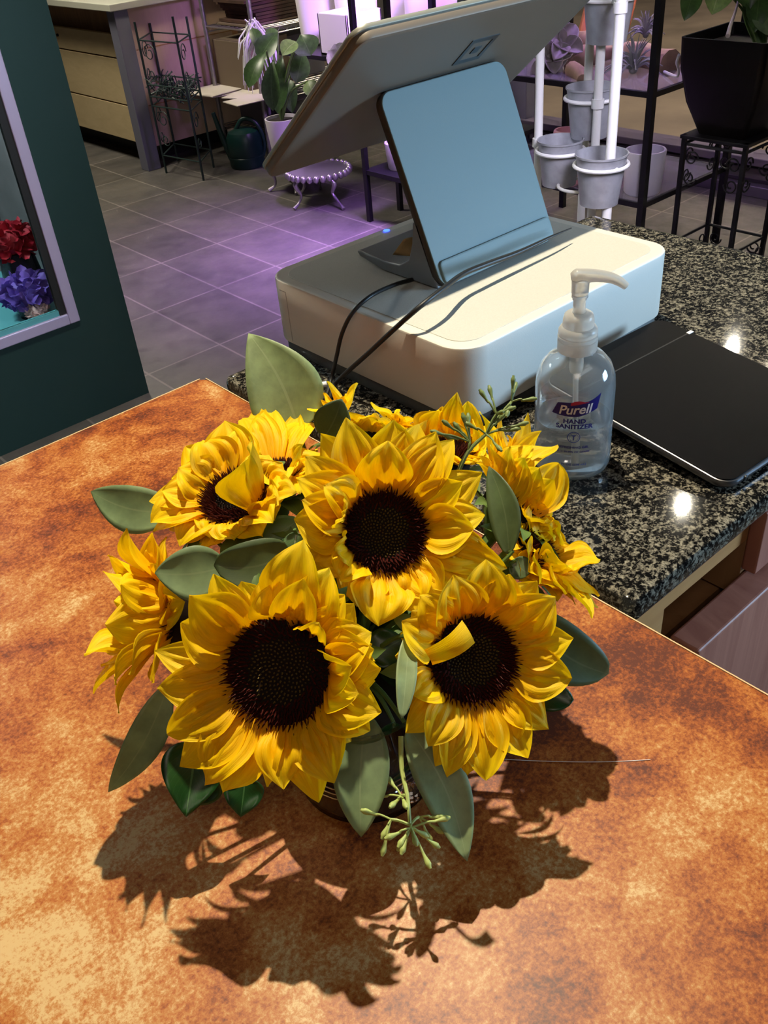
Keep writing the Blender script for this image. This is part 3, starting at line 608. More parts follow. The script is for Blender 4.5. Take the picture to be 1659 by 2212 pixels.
FLW = [
 ('largest front-left sunflower with shade across its dark maroon disc', 605, 1450, .500, (-.14, .02, 1), .0305,
  [(409, 1285, .022, 1.45, .05), (392, 1345, .012, 1.35, .05), (334, 1406, .004, 1.0), (338, 1488, .006, 1.05), (363, 1584, .006, 1.15, .1), (389, 1656, .004, 1.15), (442, 1697, .006, 1.3, .1), (481, 1714, -.004, 1.1), (580, 1699, .004, .85, .1, .9), (613, 1703, .010, 1.05), (690, 1728, -.004, 1.1), (722, 1692, .010, 1.3, .12), (738, 1650, .006, 1.2),
   (776, 1582, .010, 1.0), (799, 1578, .004, 1.0), (824, 1537, .014, 1.2), (822, 1442, .012, 1.3, .15), (808, 1402, .016, 1.2, .2), (803, 1365, .012, 1.2, .2), (765, 1305, .01, 1.1), (690, 1345, .032, .8, .25, .7), (655, 1164, .016, 1.35, .15), (600, 1255, .014, 1.2, .2), (463, 1240, .0, .95), (712, 1226, .012, 1.3, .2), (745, 1285, .010, 1.1), (655, 1250, .026, 1.0, .2, .5), (760, 1440, .030, 1.1, .3), (775, 1500, .026, 1.0, .3)], 3),
 ('upper middle sunflower facing the camera with greenish brown disc', 830, 1150, .527, (.10, .10, 1), .0255,
  [(747, 902, .012, 1.25, .1), (692, 936, .010, 1.1), (660, 985, .012, 1.1), (643, 1035, .018, 1.2, .15), (850, 907, .006, 1.4, .06), (838, 952, .022, 1.35, .2), (905, 915, .006, 1.2), (942, 932, .014, 1.25, .1), (980, 950, .010, 1.0), (1041, 1020, .008, 1.05, .08), (1000, 1040, .018, .95), (1048, 1112, .008, 1.0), (1022, 1142, .014, 1.2, .15), (1018, 1168, .010, 1.1), (1068, 1200, .004, 1.15), (1095, 1228, .0, 1.0), (1010, 1270, .004, 1.2), (900, 1322, .008, 1.3, .1), (950, 1290, .006, 1.2), (818, 1353, .016, 1.5, .18), (770, 1310, .006, 1.2), (840, 1310, .002, 1.2),
   (635, 1122, .016, 1.25, .25), (652, 1080, .022, 1.1, .3), (700, 1050, .028, 1.1, .35, .5), (722, 1190, .024, .9, .3, -.5), (680, 1215, .010, 1.2, .2), (640, 1235, .004, 1.2), (735, 1255, .018, 1.0, .25, .6), (745, 1110, .034, .9, .45)], 5),
 ('lower right sunflower with a strip of petal folded over its black disc', 1022, 1425, .527, (.16, .02, 1), .0262,
  [(1239, 1378, .014, 1.1, .06), (1235, 1465, .010, 1.3, .05), (1186, 1575, .006, 1.1, .05), (1139, 1638, .006, 1.2, .08), (1104, 1628, .0, 1.1), (1049, 1685, .006, 1.25, .08), (1010, 1676, -.002, .9), (966, 1680, .006, 1.0, .08), (940, 1655, .004, .9), (925, 1612, .010, 1.0, .15), (876, 1583, .006, .9, .1, .4), (893, 1503, .012, .9, .2, .6),
   (1201, 1290, .014, 1.5, .12), (1160, 1255, .006, 1.2), (1185, 1320, .004, 1.2), (1098, 1240, .012, 1.4, .12), (1050, 1208, .016, 1.4, .15), (978, 1243, .020, 1.3, .2, .3), (906, 1285, .016, 1.2, .25, -.3), (868, 1343, .014, 1.2, .25, .3)], 8),
 ('upper left sunflower with cupped petals standing around a half hidden disc', 508, 1075, .575, (-.22, .62, .75), .0215,
  [(485, 908, .016, 1.35, .1), (520, 925, .012, 1.1), (438, 950, .016, 1.3, .1), (401, 965, .012, 1.2), (385, 1010, .018, 1.3, .08), (372, 1032, .002, 1.0), (322, 1083, .006, 1.0, .08), (326, 1130, .004, 1.1), (332, 1150, .0, 1.0), (387, 1180, .0, 1.1), (452, 1162, .002, 1.1), (506, 1168, .006, 1.2, .15), (568, 1160, .006, 1.2, .1), (602, 1092, .012, 1.1, .1), (536, 992, .030, 1.55, .25, 0, -.045), (640, 1060, .008, 1.1), (590, 1130, .012, 1.1), (350, 1060, .012, 1.1)], 11),
 ('far left sunflower turned sideways over the cream part of the counter', 350, 1325, .572, (-.88, .10, .5), .0215,
  [(271, 1142, .010, 1.2, .1, .2, -.015), (330, 1150, .010, 1.3, .1, .2, -.01), (232, 1200, .01, 1.1, .1, .2, -.01), (222, 1235, .01, 1.2, .15, .1, -.02), (262, 1262, .02, 1.3, .15, .1, -.035), (246, 1298, .01, 1.1, .15, 0, -.03), (181, 1412, .0, 1.2, .1, 0, -.0), (203, 1499, .0, 1.0, .1, .3, .0), (255, 1541, .0, .9, .1, .3, -.01), (247, 1480, .01, 1.0, .1, .3, -.03), (230, 1350, .02, 1.3, .15, .1, -.035), (278, 1457, .02, 1.0, .1, .3, -.045), (334, 1475, .0, 1.1, .1, .2, -.045), (362, 1160, .0, 1.1, .1, 0, .0), (365, 1250, .0, 1.1, .1, 0, -.03), (400, 1300, .0, 1.1, .2, .5, -.045)], 14),
 ('small sunflower behind the upper left one with narrow upright petals', 592, 1028, .600, (-.1, .85, .45), .0150,
  [(553, 874, .01, 1.0, .05), (523, 903, .01, .9), (586, 882, .012, 1.0), (644, 888, .01, .9, .1), (681, 918, .008, 1.0, .15), (655, 960, .02, 1.0), (640, 1006, .012, 1.0, .2), (648, 1062, .006, .9), (600, 1055, .01, 1.1, .2), (550, 980, .015, 1.0, .1)], 17),
 ('rear sunflower turned away beside the cables at the drawer base', 795, 925, .635, (.0, .95, .1), .0190,
  [(706, 824, .006, .95, .15), (697, 850, .006, .9), (663, 884, .01, 1.1, .1), (774, 828, .008, 1.0, .1), (745, 850, .012, 1.2), (800, 870, .01, 1.0), (855, 884, .008, 1.1, .15), (882, 918, .004, 1.1), (700, 905, .01, 1.2), (760, 900, .02, 1.3), (830, 905, .02, 1.2)], 19),
 ('sunflower at the back showing two pointed petals against the drawer', 965, 975, .625, (.1, .92, .3), .0170,
  [(987, 848, .006, .85, .03), (1009, 867, .010, 1.0, .05), (948, 885, .0, 1.0), (925, 905, .004, 1.1), (1020, 905, .006, 1.1), (900, 935, .01, 1.1), (985, 915, .02, 1.2), (1040, 950, .01, 1.0)], 23),
 ('right hand rear sunflower fanned towards the sanitizer bottle', 1118, 1085, .585, (.55, .75, .1), .0200,
  [(1036, 888, .0, 1.1, .06, 0, .02), (1080, 905, .0, 1.2, .05, 0, .02), (1140, 891, .0, 1.2, .05, 0, .02), (1170, 931, .0, 1.1, .05, 0, .01), (1205, 960, .0, 1.1, .05, 0, .0), (1206, 1001, .01, 1.15, .08, 0, -.01), (1150, 960, .01, 1.2, .05, 0, -.01), (1060, 960, .01, 1.3, .05, 0, -.01), (1030, 1000, .01, 1.1, .05, 0, -.01), (1192, 1100, .01, 1.5, .3, .4, -.01), (1208, 1180, .01, 1.2, .2, 0, .01), (1160, 1150, .01, 1.2, .2, .3, -.02), (1140, 1170, .01, 1.2, .2, 0, -.02)], 27),
 ('rightmost sunflower with long petals reaching over the granite edge', 1163, 1190, .575, (.8, .45, .4), .0165,
  [(1297, 1208, .006, 1.15, .15, -.2, .01), (1292, 1290, .004, .9, .08, 0, .01), (1293, 1312, .0, .9, .05, 0, .015), (1277, 1336, .002, 1.0, .08, 0, -.005), (1220, 1285, .01, 1.1, .1, 0, -.02), (1225, 1225, .02, 1.3, .25, .2, -.02), (1140, 1236, .01, 1.2, .1, 0, -.03), (1165, 1262, .01, 1.2, .1, 0, -.03), (1120, 1160, .01, 1.1, .1, 0, -.015), (1190, 1120, .01, 1.3, .1, 0, .01)], 31),
]
for (lb, u, v, t, nc, rd, tips, sd) in FLW:
    root = sunflower(lb, u, v, t, nc, rd, tips, seed=sd)
    if sd == 8:
        c = ROOT[root]; n = nrm(.16*CR+.02*CU-CF)
        g = []
        A_, B_ = PD(925, 1420, .498), PD(1012, 1364, .484)
        sd_ = nrm(PD(915, 1382, .49)-PD(935, 1418, .49)); wdt = .0062
        for i in range(8):
            s = i/7; p = A_+(B_-A_)*s+n*.008*math.sin(s*3.14); g.append([p+sd_*wdt*(x)*(.75+.35*s)+n*.003*(1-x*x) for x in (-1, -.5, 0, .5, 1)])
        MB().sheet(g).build('petal', 'petal', root, angle=80)['label'] = 'torn petal strip folded across the disc'

# ---- foliage
def leaf(label, base, tip, w, mat='euc', yaw=0, pitch=0, prof=leaf_prof, cup=.15, bow=.05, curl=0, side=0, twist=0, name='eucalyptus_leaf', wave=.05, stem=True, group='leaves in the bouquet', cat='leaf'):
    b, t = PD(*base), PD(*tip); f = nrm(-nrm(ray(base[0], base[1]))*math.cos(yaw)+nrm(np.cross(t-b, ray(base[0], base[1])))*math.sin(yaw))
    f = nrm(f-nrm(t-b)*(f@nrm(t-b)))
    root = thing(name, label, cat, b, group)
    MB().sheet(blade(b, t, f, w, prof, cup, bow, curl, twist, 0, wave, 17, 9, side=side)).build('leaf_blade', mat, root, angle=85, solid=.0004)
    if stem: MB().tube([b+(t-b)*.05, b, b+(MOUTH-b)*.35-(t-b)*.08, MOUTH+(b-MOUTH)*.2], [.0008, .0012, .0016, .002], 6, 4).build('leaf_stem', 'stem', root)
LV = [
 ('big pale green leaf standing tallest at the back left beside the drawer', (648, 935, .645), (537, 720, .66), .0270, 'euc_pale', .1, tall_prof, -.06),
 ('sage green leaf reaching out leftmost over the counter behind the far left sunflower', (385, 1105, .61), (196, 1062, .635), .0158, 'euc', .1, leaf_prof, .08),
 ('pointed sage leaf between the left and front sunflowers', (490, 1222, .53), (334, 1238, .53), .0158, 'euc', .05, leaf_prof, .06),
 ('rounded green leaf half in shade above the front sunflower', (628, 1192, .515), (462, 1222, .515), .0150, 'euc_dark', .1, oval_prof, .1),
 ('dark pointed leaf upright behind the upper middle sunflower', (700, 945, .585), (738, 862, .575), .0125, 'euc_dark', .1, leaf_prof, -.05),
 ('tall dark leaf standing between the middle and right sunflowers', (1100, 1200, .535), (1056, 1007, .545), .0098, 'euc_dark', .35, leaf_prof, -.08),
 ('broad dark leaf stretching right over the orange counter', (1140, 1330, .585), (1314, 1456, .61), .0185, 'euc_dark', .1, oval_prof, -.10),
 ('pale narrow leaf seen edge on between the two front sunflowers', (882, 1372, .505), (868, 1552, .49), .0058, 'euc_pale', .2, oval_prof, 0),
 ('long sage leaf drooping at the lower left over the counter', (365, 1475, .575), (234, 1711, .60), .0115, 'euc', .1, leaf_prof, .05),
 ('wide sage leaf pointing down between the front sunflowers', (790, 1540, .545), (780, 1808, .55), .0165, 'euc', .1, leaf_prof, -.03),
 ('long sage leaf pointing down to the right of the green buds', (880, 1570, .55), (1009, 1860, .55), .0145, 'euc_pale', .15, leaf_prof, .06),
]
for lb, b, t, w, mt, yw, pf, sdx in LV: leaf(lb, b, t, w, mt, yw, prof=pf, side=sdx)
G = [('glossy dark green leaf hanging at the lower left under the front sunflower', (425, 1600, .575), (402, 1764, .575), .0190, 'green_leaf', tall_prof),
 ('small dark green leaf under the front sunflower', (530, 1680, .57), (520, 1765, .575), .0120, 'green_leaf', tall_prof),
 ('folded glossy green leaf next to the lower left hanging one', (470, 1660, .578), (415, 1740, .59), .0110, 'green_leaf', leaf_prof),
 ('bright green rounded leaf right of the lower right sunflower', (1130, 1495, .585), (1239, 1512, .585), .0098, 'green_leaf', oval_prof),
 ('small variegated leaf between the upper left and middle sunflowers', (640, 1150, .53), (632, 1205, .53), .0068, 'var_leaf', oval_prof),
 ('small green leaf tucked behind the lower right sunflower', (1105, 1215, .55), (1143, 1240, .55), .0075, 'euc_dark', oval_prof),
 ('dark glossy leaf in the shaded gap above the pale narrow leaf', (800, 1420, .545), (870, 1380, .545), .0125, 'green_leaf', oval_prof),
 ('deep green leaf behind the hanging buds', (850, 1560, .575), (850, 1690, .58), .0150, 'green_leaf', leaf_prof),
 ('curled green leaf between the upper left and front sunflowers', (560, 1180, .56), (650, 1120, .56), .0105, 'bract', leaf_prof),
 ('green leaf in the gap left of the middle disc', (590, 1240, .56), (640, 1160, .55), .0110, 'green_leaf', leaf_prof)]
for lb, b, t, w, mt, pf in G: leaf(lb, b, t, w, mt, .1, prof=pf, name='green_leaf', wave=.2, curl=.1)
# inner foliage filling the middle of the bouquet
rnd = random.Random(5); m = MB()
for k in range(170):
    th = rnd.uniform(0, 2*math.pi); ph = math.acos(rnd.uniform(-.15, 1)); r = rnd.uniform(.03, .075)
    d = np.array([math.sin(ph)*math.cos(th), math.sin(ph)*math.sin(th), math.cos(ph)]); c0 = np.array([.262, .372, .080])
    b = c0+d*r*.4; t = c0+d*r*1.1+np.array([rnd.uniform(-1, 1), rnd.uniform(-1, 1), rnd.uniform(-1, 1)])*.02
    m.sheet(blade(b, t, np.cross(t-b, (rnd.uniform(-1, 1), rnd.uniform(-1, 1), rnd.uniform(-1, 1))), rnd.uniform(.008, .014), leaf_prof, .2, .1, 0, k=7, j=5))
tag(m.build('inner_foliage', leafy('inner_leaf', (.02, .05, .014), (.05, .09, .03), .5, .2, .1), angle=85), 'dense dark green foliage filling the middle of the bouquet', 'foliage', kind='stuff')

def sprig(label, stemmat, podmat, trunk, tips, sc=1):
    p0 = PD(*trunk[0]); root = thing('seeded_eucalyptus_sprig', label, 'sprig', p0, 'budding sprigs in the bouquet')
    T = [PD(*q) for q in trunk]; MB().tube(T, [.0016, .0013, .0010], 7, 4).build('twig', stemmat, root)
    for (iu, iv, it), ends in tips:
        j = PD(iu, iv, it); k = min(range(len(T)), key=lambda q: np.linalg.norm(T[q]-j))
        tw = MB().tube([T[k], T[k]*.4+j*.6+np.array([0, 0, .001]), j], .0009, 6, 3).build('twig', stemmat, root)
        for (eu, ev, et) in ends:
            e = PD(eu, ev, et); d = nrm(e-j)
            MB().tube([j, j*.5+e*.5+np.array([0, 0, .0012]), e-d*.004, e], [.0006, .0006, .0008, .0012*sc], 8, 3).build('bud_stalk', stemmat, root)
            MB().lathe(e-d*.003, [(.0007, -.002), (.0012*sc, .001), (.0021*sc, .0042), (.0022*sc, .0056), (.0016*sc, .0064), (.0008, .0078), (0, .0080)], 12, d).build('seed_pod', podmat, root)
sprig('sprig of dull green buds rising at the back right by the bottle', 'pod_dark', 'pod_dark', [(985, 1030, .56), (1012, 975, .56), (1050, 938, .56)],
 [((1072, 895, .56), [(1045, 855, .56), (1060, 848, .565), (1080, 892, .555), (1098, 885, .56)]), ((1105, 868, .565), [(1108, 828, .565), (1112, 840, .57), (1143, 863, .565), (1098, 888, .56)]),
  ((1050, 938, .56), [(1075, 965, .55), (1108, 928, .56), (1125, 917, .56), (1018, 920, .56), (1080, 905, .56)]), ((1015, 955, .56), [(968, 918, .555), (975, 945, .555), (945, 935, .55), (1003, 908, .56), (1012, 908, .565), (990, 925, .56)])], .7)
sprig('sprig of pale green buds hanging down at the front of the vase', 'pod', 'pod', [(866, 1590, .545), (868, 1660, .545), (880, 1720, .54), (886, 1782, .535)],
 [((845, 1770, .535), [(797, 1755, .535), (833, 1795, .535), (836, 1800, .54), (830, 1830, .535)]), ((888, 1788, .532), [(848, 1805, .53), (870, 1815, .53), (868, 1822, .535), (895, 1810, .53), (910, 1800, .535), (921, 1858, .53), (936, 1822, .54), (873, 1828, .53), (955, 1770, .535)]),
  ((868, 1720, .545), [(845, 1690, .55), (852, 1735, .54), (874, 1735, .54), (820, 1720, .55)]), ((905, 1765, .54), [(945, 1765, .54), (943, 1790, .545), (925, 1805, .545)])], .82)

tag(MB().tube([PZ(1055, 1638, .0004), PZ(1140, 1643, .0004), PZ(1250, 1646, .0004), PZ(1330, 1645, .0004), PZ(1405, 1641, .0004)], .00022, 5, 4).build('loose_thread', 'white_metal'), 'thin pale thread lying on the counter right of the vase', 'thread')
# ------------------------------------------------------------------ cooler at the left
YF = 2.636; XC = PZ(322, 848, FZ)[0]*1.0
XC = PY(322, 848, YF)[0]
ck = thing('flower_cooler', 'dark green display cooler with a metal framed window at the left', 'cooler', (.3, YF+.35, FZ))
wr = PY(170, 690, YF); wx, wz = wr[0], wr[2]; wl = -1.2
m = MB().box((wl-.3, YF, FZ), (XC, YF+.05, wz)).box((wx, YF, wz), (XC, YF+.05, 1.6)).box((wl-.3, YF, 1.3), (wx, YF+.05, 1.6)).box((XC-.05, YF+.0505, FZ), (XC-.0005, YF+.7, 1.6)).box((wl-.3, YF+.65, FZ), (XC-.051, YF+.7, 1.6))
m.build('cabinet_shell', 'cooler', ck, smooth=False)
m = MB().box((wl, YF+.60, wz-.05), (wx+.08, YF+.64, 1.3)).box((wx+.06, YF+.05, wz-.05), (wx+.09, YF+.62, 1.3)); m.build('lining', 'inner', ck, smooth=False)
MB().box((wl, YF+.05, wz-.04), (wx+.06, YF+.6, wz+.01)).build('shelf', 'teal', ck, smooth=False)
fw = .033
m = MB().box((wx-fw, YF-.014, wz), (wx, YF, 1.3)).box((wl, YF-.014, wz), (wx-fw, YF, wz+fw)); m.build('window_frame', 'frame', ck, smooth=False, bevel=.003)
m = MB().box((wx-fw-.022, YF-.006, wz+fw), (wx-fw, YF+.01, 1.3)); m.build('gasket', 'gasket', ck, smooth=False)
m = MB().box((wl, YF-.004, wz+fw), (wx-fw-.022, YF+.012, wz+fw+.016)); m.build('inner_sill', 'teal', ck, smooth=False)
MB().box((wl, YF+.002, wz+fw+.016), (wx-fw-.022, YF+.006, 1.3)).build('door_glass', M['glass'] if False else pm('cooler_glass', (1, 1, 1), .02, trans=1, ior=1.05), ck, smooth=False)
light('cooler_lamp', 'AREA', (.0, YF+.3, 1.2), (.2, YF+.3, -.5), 15, (.75, .95, 1), .4)
def puff(name, label, cat, c, r, mat, n=90, seed=1, pot=True, sq=.8, vr=.06, vh=.2, group='flowers inside the cooler'):
    rn = random.Random(seed); c = np.array(c, float); root = thing(name, label, cat, c-np.array([0, 0, vh if pot else r]), group); m = MB()
    m.ball(c, r*.78, 14, 9, (1, 1, sq))
    for k in range(n):
        th = k*2.39996; z = 1-1.7*(k+.5)/n; q = math.sqrt(max(0, 1-z*z)); d = np.array([q*math.cos(th), q*math.sin(th), z*sq])
        b = c+d*r*.7; t = c+d*r*rn.uniform(.95, 1.12)+np.array([rn.uniform(-1, 1), rn.uniform(-1, 1), rn.uniform(-1, 1)])*r*.15
        m.sheet(blade(b, t, nrm(np.cross(d, (rn.uniform(-1, 1), rn.uniform(-1, 1), rn.uniform(-1, 1)))), r*.2, oval_prof, .4, .1, .2, k=5, j=4))
    m.build('bloom', mat, root, angle=85)
    if pot: MB().lathe(c-np.array([0, 0, vh]), [(0, 0), (vr*.8, 0), (vr, vh*.5), (vr*.85, vh*.85), (vr*.8, vh*.86), (0, vh*.8)], 24).build('vase', 'dark_vase', root)
sh = wz+.01
q = PY(25, 520, YF+.22); puff('red_flowers', 'red flower bunch in a dark vase inside the cooler', 'flowers', q, .075, 'red_bloom', 110, 3, vh=q[2]-sh)
q = PY(55, 632, YF+.13); puff('purple_flowers', 'purple hydrangea bunch low inside the cooler window', 'flowers', q, .082, 'purple_bloom', 130, 4, vh=max(.07, q[2]-sh), vr=.045)
q = PY(82, 672, YF+.07); puff('pale_flowers', 'pale pink blooms at the bottom of the cooler window', 'flowers', q, .038, 'pale_bloom', 60, 5, vh=max(.03, q[2]-sh), vr=.025)

# ------------------------------------------------------------------ workbench
pb = PZ(322, 371, FZ); bx0, by0 = pb[0], pb[1]; TZ = -.095
wb = thing('workbench', 'pale topped workbench with cream drawers and a grey corner post', 'workbench', (bx0+.5, by0+.7, FZ))
MB().box((bx0-.03, by0-.03, TZ), (bx0+.86, by0+1.6, TZ+.035)).build('worktop', 'worktop', wb, smooth=False, bevel=.004)
MB().box((bx0, by0, FZ), (bx0+.085, by0+.085, TZ)).build('corner_post', 'post', wb, smooth=False, bevel=.003)
m = MB().box((bx0+.10, by0+.09, FZ+.11), (bx0+.82, by0+1.5, TZ-.16)).box((bx0+.14, by0+.09, TZ-.16), (bx0+.8, by0+1.5, TZ)); m.build('carcass', 'brown_wood', wb, smooth=False)
zs = [FZ+.115, vz(0, 233, bx0+.075, by0+.12), vz(0, 130, bx0+.075, by0+.12), vz(0, 75, bx0+.075, by0+.12)]
for i in range(3): MB().box((bx0+.075, by0+.09, zs[i]+.004), (bx0+.10, by0+1.5, zs[i+1]-.004)).build('drawer', 'cream_panel', wb, smooth=False, bevel=.002)
for i in range(2): MB().lathe((bx0+.074, by0+.94+.07*i, zs[3]-.05), [(.008, 0), (.008, .01), (0, .012)], 10, (-1, 0, 0)).build('drawer_knob', 'black_metal', wb)
MB().box((bx0+.085, by0+.06, FZ+.11), (bx0+.76, by0+.085, TZ)).build('end_panel', 'pink_panel', wb, smooth=False)
m = MB().box((bx0+.12, by0+.055, FZ+.33), (bx0+.76, by0+.0605, FZ+.335)).box((bx0+.12, by0+.055, FZ+.62), (bx0+.76, by0+.0605, FZ+.625)); m.build('panel_seam', 'brown_wood', wb, smooth=False)
MB().box((bx0+.2, by0+.2, FZ), (bx0+.7, by0+1.4, FZ+.11)).build('kick_base', 'black', wb, smooth=False)

# ------------------------------------------------------------------ dark green wire étagère
def scroll(c, ax, ay, r, turns=1.4, n=22, start=0, sgn=1):
    c, ax, ay = map(np.array, (c, ax, ay)); return [c+(ax*math.cos(start+sgn*turns*2*math.pi*k/n)+ay*math.sin(start+sgn*turns*2*math.pi*k/n))*r*(1-.72*k/n) for k in range(n+1)]
L1, L2, L3 = PZ(360, 374, FZ), PZ(440, 390, FZ), PZ(462, 362, FZ); L4 = L1+L3-L2
et = thing('wire_plant_shelf', 'dark green wrought iron plant shelf in front of the workbench', 'plant shelf', (*((L1+L3)/2)[:2], FZ))
hts = [vz(0, 48, *L1[:2]), vz(0, 36, *L2[:2]), vz(0, 36, *L3[:2]), vz(0, 50, *L4[:2])]
for P_, h in zip((L1, L2, L3, L4), hts):
    MB().tube([P_, (P_[0], P_[1], h)], .0065, 8).build('leg', 'green_metal', et)
zsf = vz(0, 208, *L1[:2])
m = MB()
def rim(m, z, r=.004, close=True):
    pts = [np.array([*P_[:2], z]) for P_ in (L1, L2, L3, L4)]
    for i in range(4): m.tube([pts[i], pts[(i+1) % 4]], r, 6)
    return pts
rim(m, zsf); rim(m, zsf-.05); rim(m, zsf+.06)
for k in range(9):
    s = k/8; m.tube([(*(L1[:2]*(1-s)+L2[:2]*s), zsf), (*(L4[:2]*(1-s)+L3[:2]*s), zsf)], .003, 5)
m.build('middle_shelf', 'green_metal', et)
for z in (zsf+.28, FZ+.10):
    m = MB(); rim(m, z); m.build('rail', 'green_metal', et)
for A_, B_ in ((L1, L2), (L1, L4), (L2, L3)):
    for z in (zsf+.22, FZ+.30):
        d = nrm((B_-A_)); MB().tube(scroll((*((A_+d*.075)[:2]), z), d, (0, 0, 1), .05, 1.3), .0028, 6).build('scroll', 'green_metal', et); MB().tube(scroll((*((A_+d*.06)[:2]), z-.11), d, (0, 0, 1), .035, 1.3, sgn=-1), .0028, 6).build('scroll', 'green_metal', et)
rn = random.Random(3); m = MB()
for k in range(150):
    s, t = rn.random(), rn.random(); p = np.array([*((L1*(1-s)+L2*s)*(1-t)+(L4*(1-s)+L3*s)*t)[:2], zsf+rn.uniform(0, .05)])
    q = p+np.array([rn.uniform(-.06, .06), rn.uniform(-.06, .06), rn.uniform(-.04, .06)]); m.tube([p, (p+q)/2+np.array([0, 0, rn.uniform(0, .03)]), q], .0035, 4)
tag(m.build('tangled_garland', 'green_metal'), 'tangled dark green garland heaped on the wire plant shelf', 'garland')

# ------------------------------------------------------------------ chrome wire shelving behind
cx0, cy0 = PZ(470, 350, FZ)[:2]+np.array([.16, .02])
cs = thing('chrome_wire_rack', 'chrome wire rack with papers behind the green plant shelf', 'rack', (cx0+.35, cy0+.25, FZ))
zsh = vz(0, 205, cx0, cy0-.2)
RX0, RX1, RY0, RY1 = cx0, cx0+.75, cy0-.35, cy0+.12
for x, y in ((RX0, RY1), (RX0, RY0), (RX1, RY0), (RX1, RY1)):
    MB().lathe((x, y, FZ), [(.0125, 0)]+[(r, h) for k in range(30) for r, h in ((.0125, .04*k+.005), (.0145, .04*k+.02), (.0125, .04*k+.035))]+[(.0125, 1.25)], 10).build('post', 'chrome', cs)
for z in (zsh, zsh+.33, FZ+.16):
    m = MB()
    for y in np.linspace(RY0, RY1, 12): m.tube([(RX0, y, z), (RX1, y, z)], .003, 5)
    for x in (RX0, RX1): m.tube([(x, RY0, z), (x, RY1, z)], .004, 5)
    for y in (RY0, RY1):
        m.tube([(RX0, y, z-.03), (RX1, y, z-.03)], .004, 5)
        zig = [(RX0+(RX1-RX0)*k/24, y, z-(.03 if k % 2 else 0)) for k in range(25)]; m.tube(zig, .002, 4)
    m.build('wire_shelf', 'chrome', cs)
rn = random.Random(9); pg = 'paper sheets on the wire rack'
plab = ['large pale sheet at the bottom of the paper pile on the chrome rack', 'cream sheet lying askew on the paper pile', 'topmost white sheet of the pile on the chrome rack', 'white sheet nearest the rack post', 'folded cream sheet at the front of the rack']
for k, (u_, v_, w, h, a) in enumerate(((535, 188, .17, .13, .2), (500, 190, .13, .10, -.3), (560, 200, .12, .09, .35), (462, 195, .10, .08, .1), (545, 214, .11, .05, -.1))):
    p = PZ(u_, v_, zsh+.006+.004*k); c_, s_ = math.cos(a), math.sin(a)
    tag(MB().obox(p, (w*1.25*c_, w*1.25*s_, 0), (-h*1.7*s_, h*1.7*c_, 0), (0, 0, .002)).build('paper_sheet', 'paper', smooth=False), plab[k], 'paper', pg)
tag(MB().box((RX0+.05, RY0+.1, zsh+.336), (RX1-.05, RY1-.05, zsh+.345)).build('shelf_liner', 'cardboard', smooth=False), 'thin brown board lying on the upper rack shelf', 'board')
m = MB()
for k in range(12): z = zsh+.355+.017*k; m.obox((RX0+.36+rn.uniform(-.02, .02), RY0+.25, z), (.30+rn.uniform(-.03, .03), rn.uniform(-.02, .02), 0), (0, .15, 0), (0, 0, .007))
tag(m.build('bark_sheets', 'bark', smooth=False), 'rusty brown stack of bark sheets on the upper rack shelf', 'bark')
tag(MB().box((RX0+.03, RY0+.15, zsh+.01), (RX0+.33, RY1, zsh+.26)).build('cardboard_box', 'cardboard', smooth=False, bevel=.004), 'brown cardboard box on the chrome rack behind the papers', 'box')
tag(MB().box((RX0+.35, RY0+.2, zsh+.01), (RX0+.62, RY1, zsh+.24)).build('grey_storage_box', 'grey_box', smooth=False, bevel=.006), 'dark grey storage box beside the cardboard box', 'box')
tag(MB().box((RX0+.05, RY0+.03, FZ+.17), (RX0+.40, RY0+.33, FZ+.34)).build('lilac_bin', 'grey_box', smooth=False, bevel=.01), 'lilac grey bin on the lowest rack shelf above the watering can', 'bin')
tag(MB().box((bx0+.90, cy0+.9, FZ), (4.0, cy0+1.0, 1.2)).build('rear_partition', 'dark_wood', smooth=False), 'dark partition behind the chrome rack', 'partition')
# hanging white dried grass
m = MB(); pt0 = PD(545, 40, 5.3); rn = random.Random(4)
for k in range(70):
    a = rn.uniform(0, 6.28); l = rn.uniform(.12, .30); p = pt0+np.array([rn.uniform(-.03, .03), rn.uniform(-.03, .03), -rn.uniform(0, .08)])
    m.tube([p, p+np.array([math.cos(a)*.06, math.sin(a)*.06, -l*.4]), p+np.array([math.cos(a)*.085, math.sin(a)*.085, -l])], [.004, .004, .0015], 4)
tag(m.build('dried_tassel', 'white_metal'), 'white hanging tassel of dried fibres above the papers', 'tassel', kind='stuff')

# watering can
wc = PZ(535, 368, FZ); wc = np.array([wc[0]+.06, wc[1]+.08, FZ]); can = thing('watering_can', 'dark green plastic watering can on the tiled floor', 'watering can', wc)
MB().lathe(wc, [(0, 0), (.095, 0), (.10, .01), (.102, .06), (.100, .062), (.102, .066), (.100, .16), (.085, .19), (.05, .205), (0, .207)], 28).build('can_body', 'can', can)
dd = nrm(np.array([CR[0], CR[1], 0]))
MB().tube([wc-dd*.085+(0, 0, .05), wc-dd*.12+(0, 0, .16), wc-dd*.15+(0, 0, .30)], [.022, .016, .012], 10, 4).build('spout', 'can', can)
MB().tube([wc-dd*.04+(0, 0, .20), wc+dd*.01+(0, 0, .255), wc+dd*.08+(0, 0, .23), wc+dd*.115+(0, 0, .13), wc+dd*.095+(0, 0, .05)], .012, 10, 5).build('handle', 'can', can)

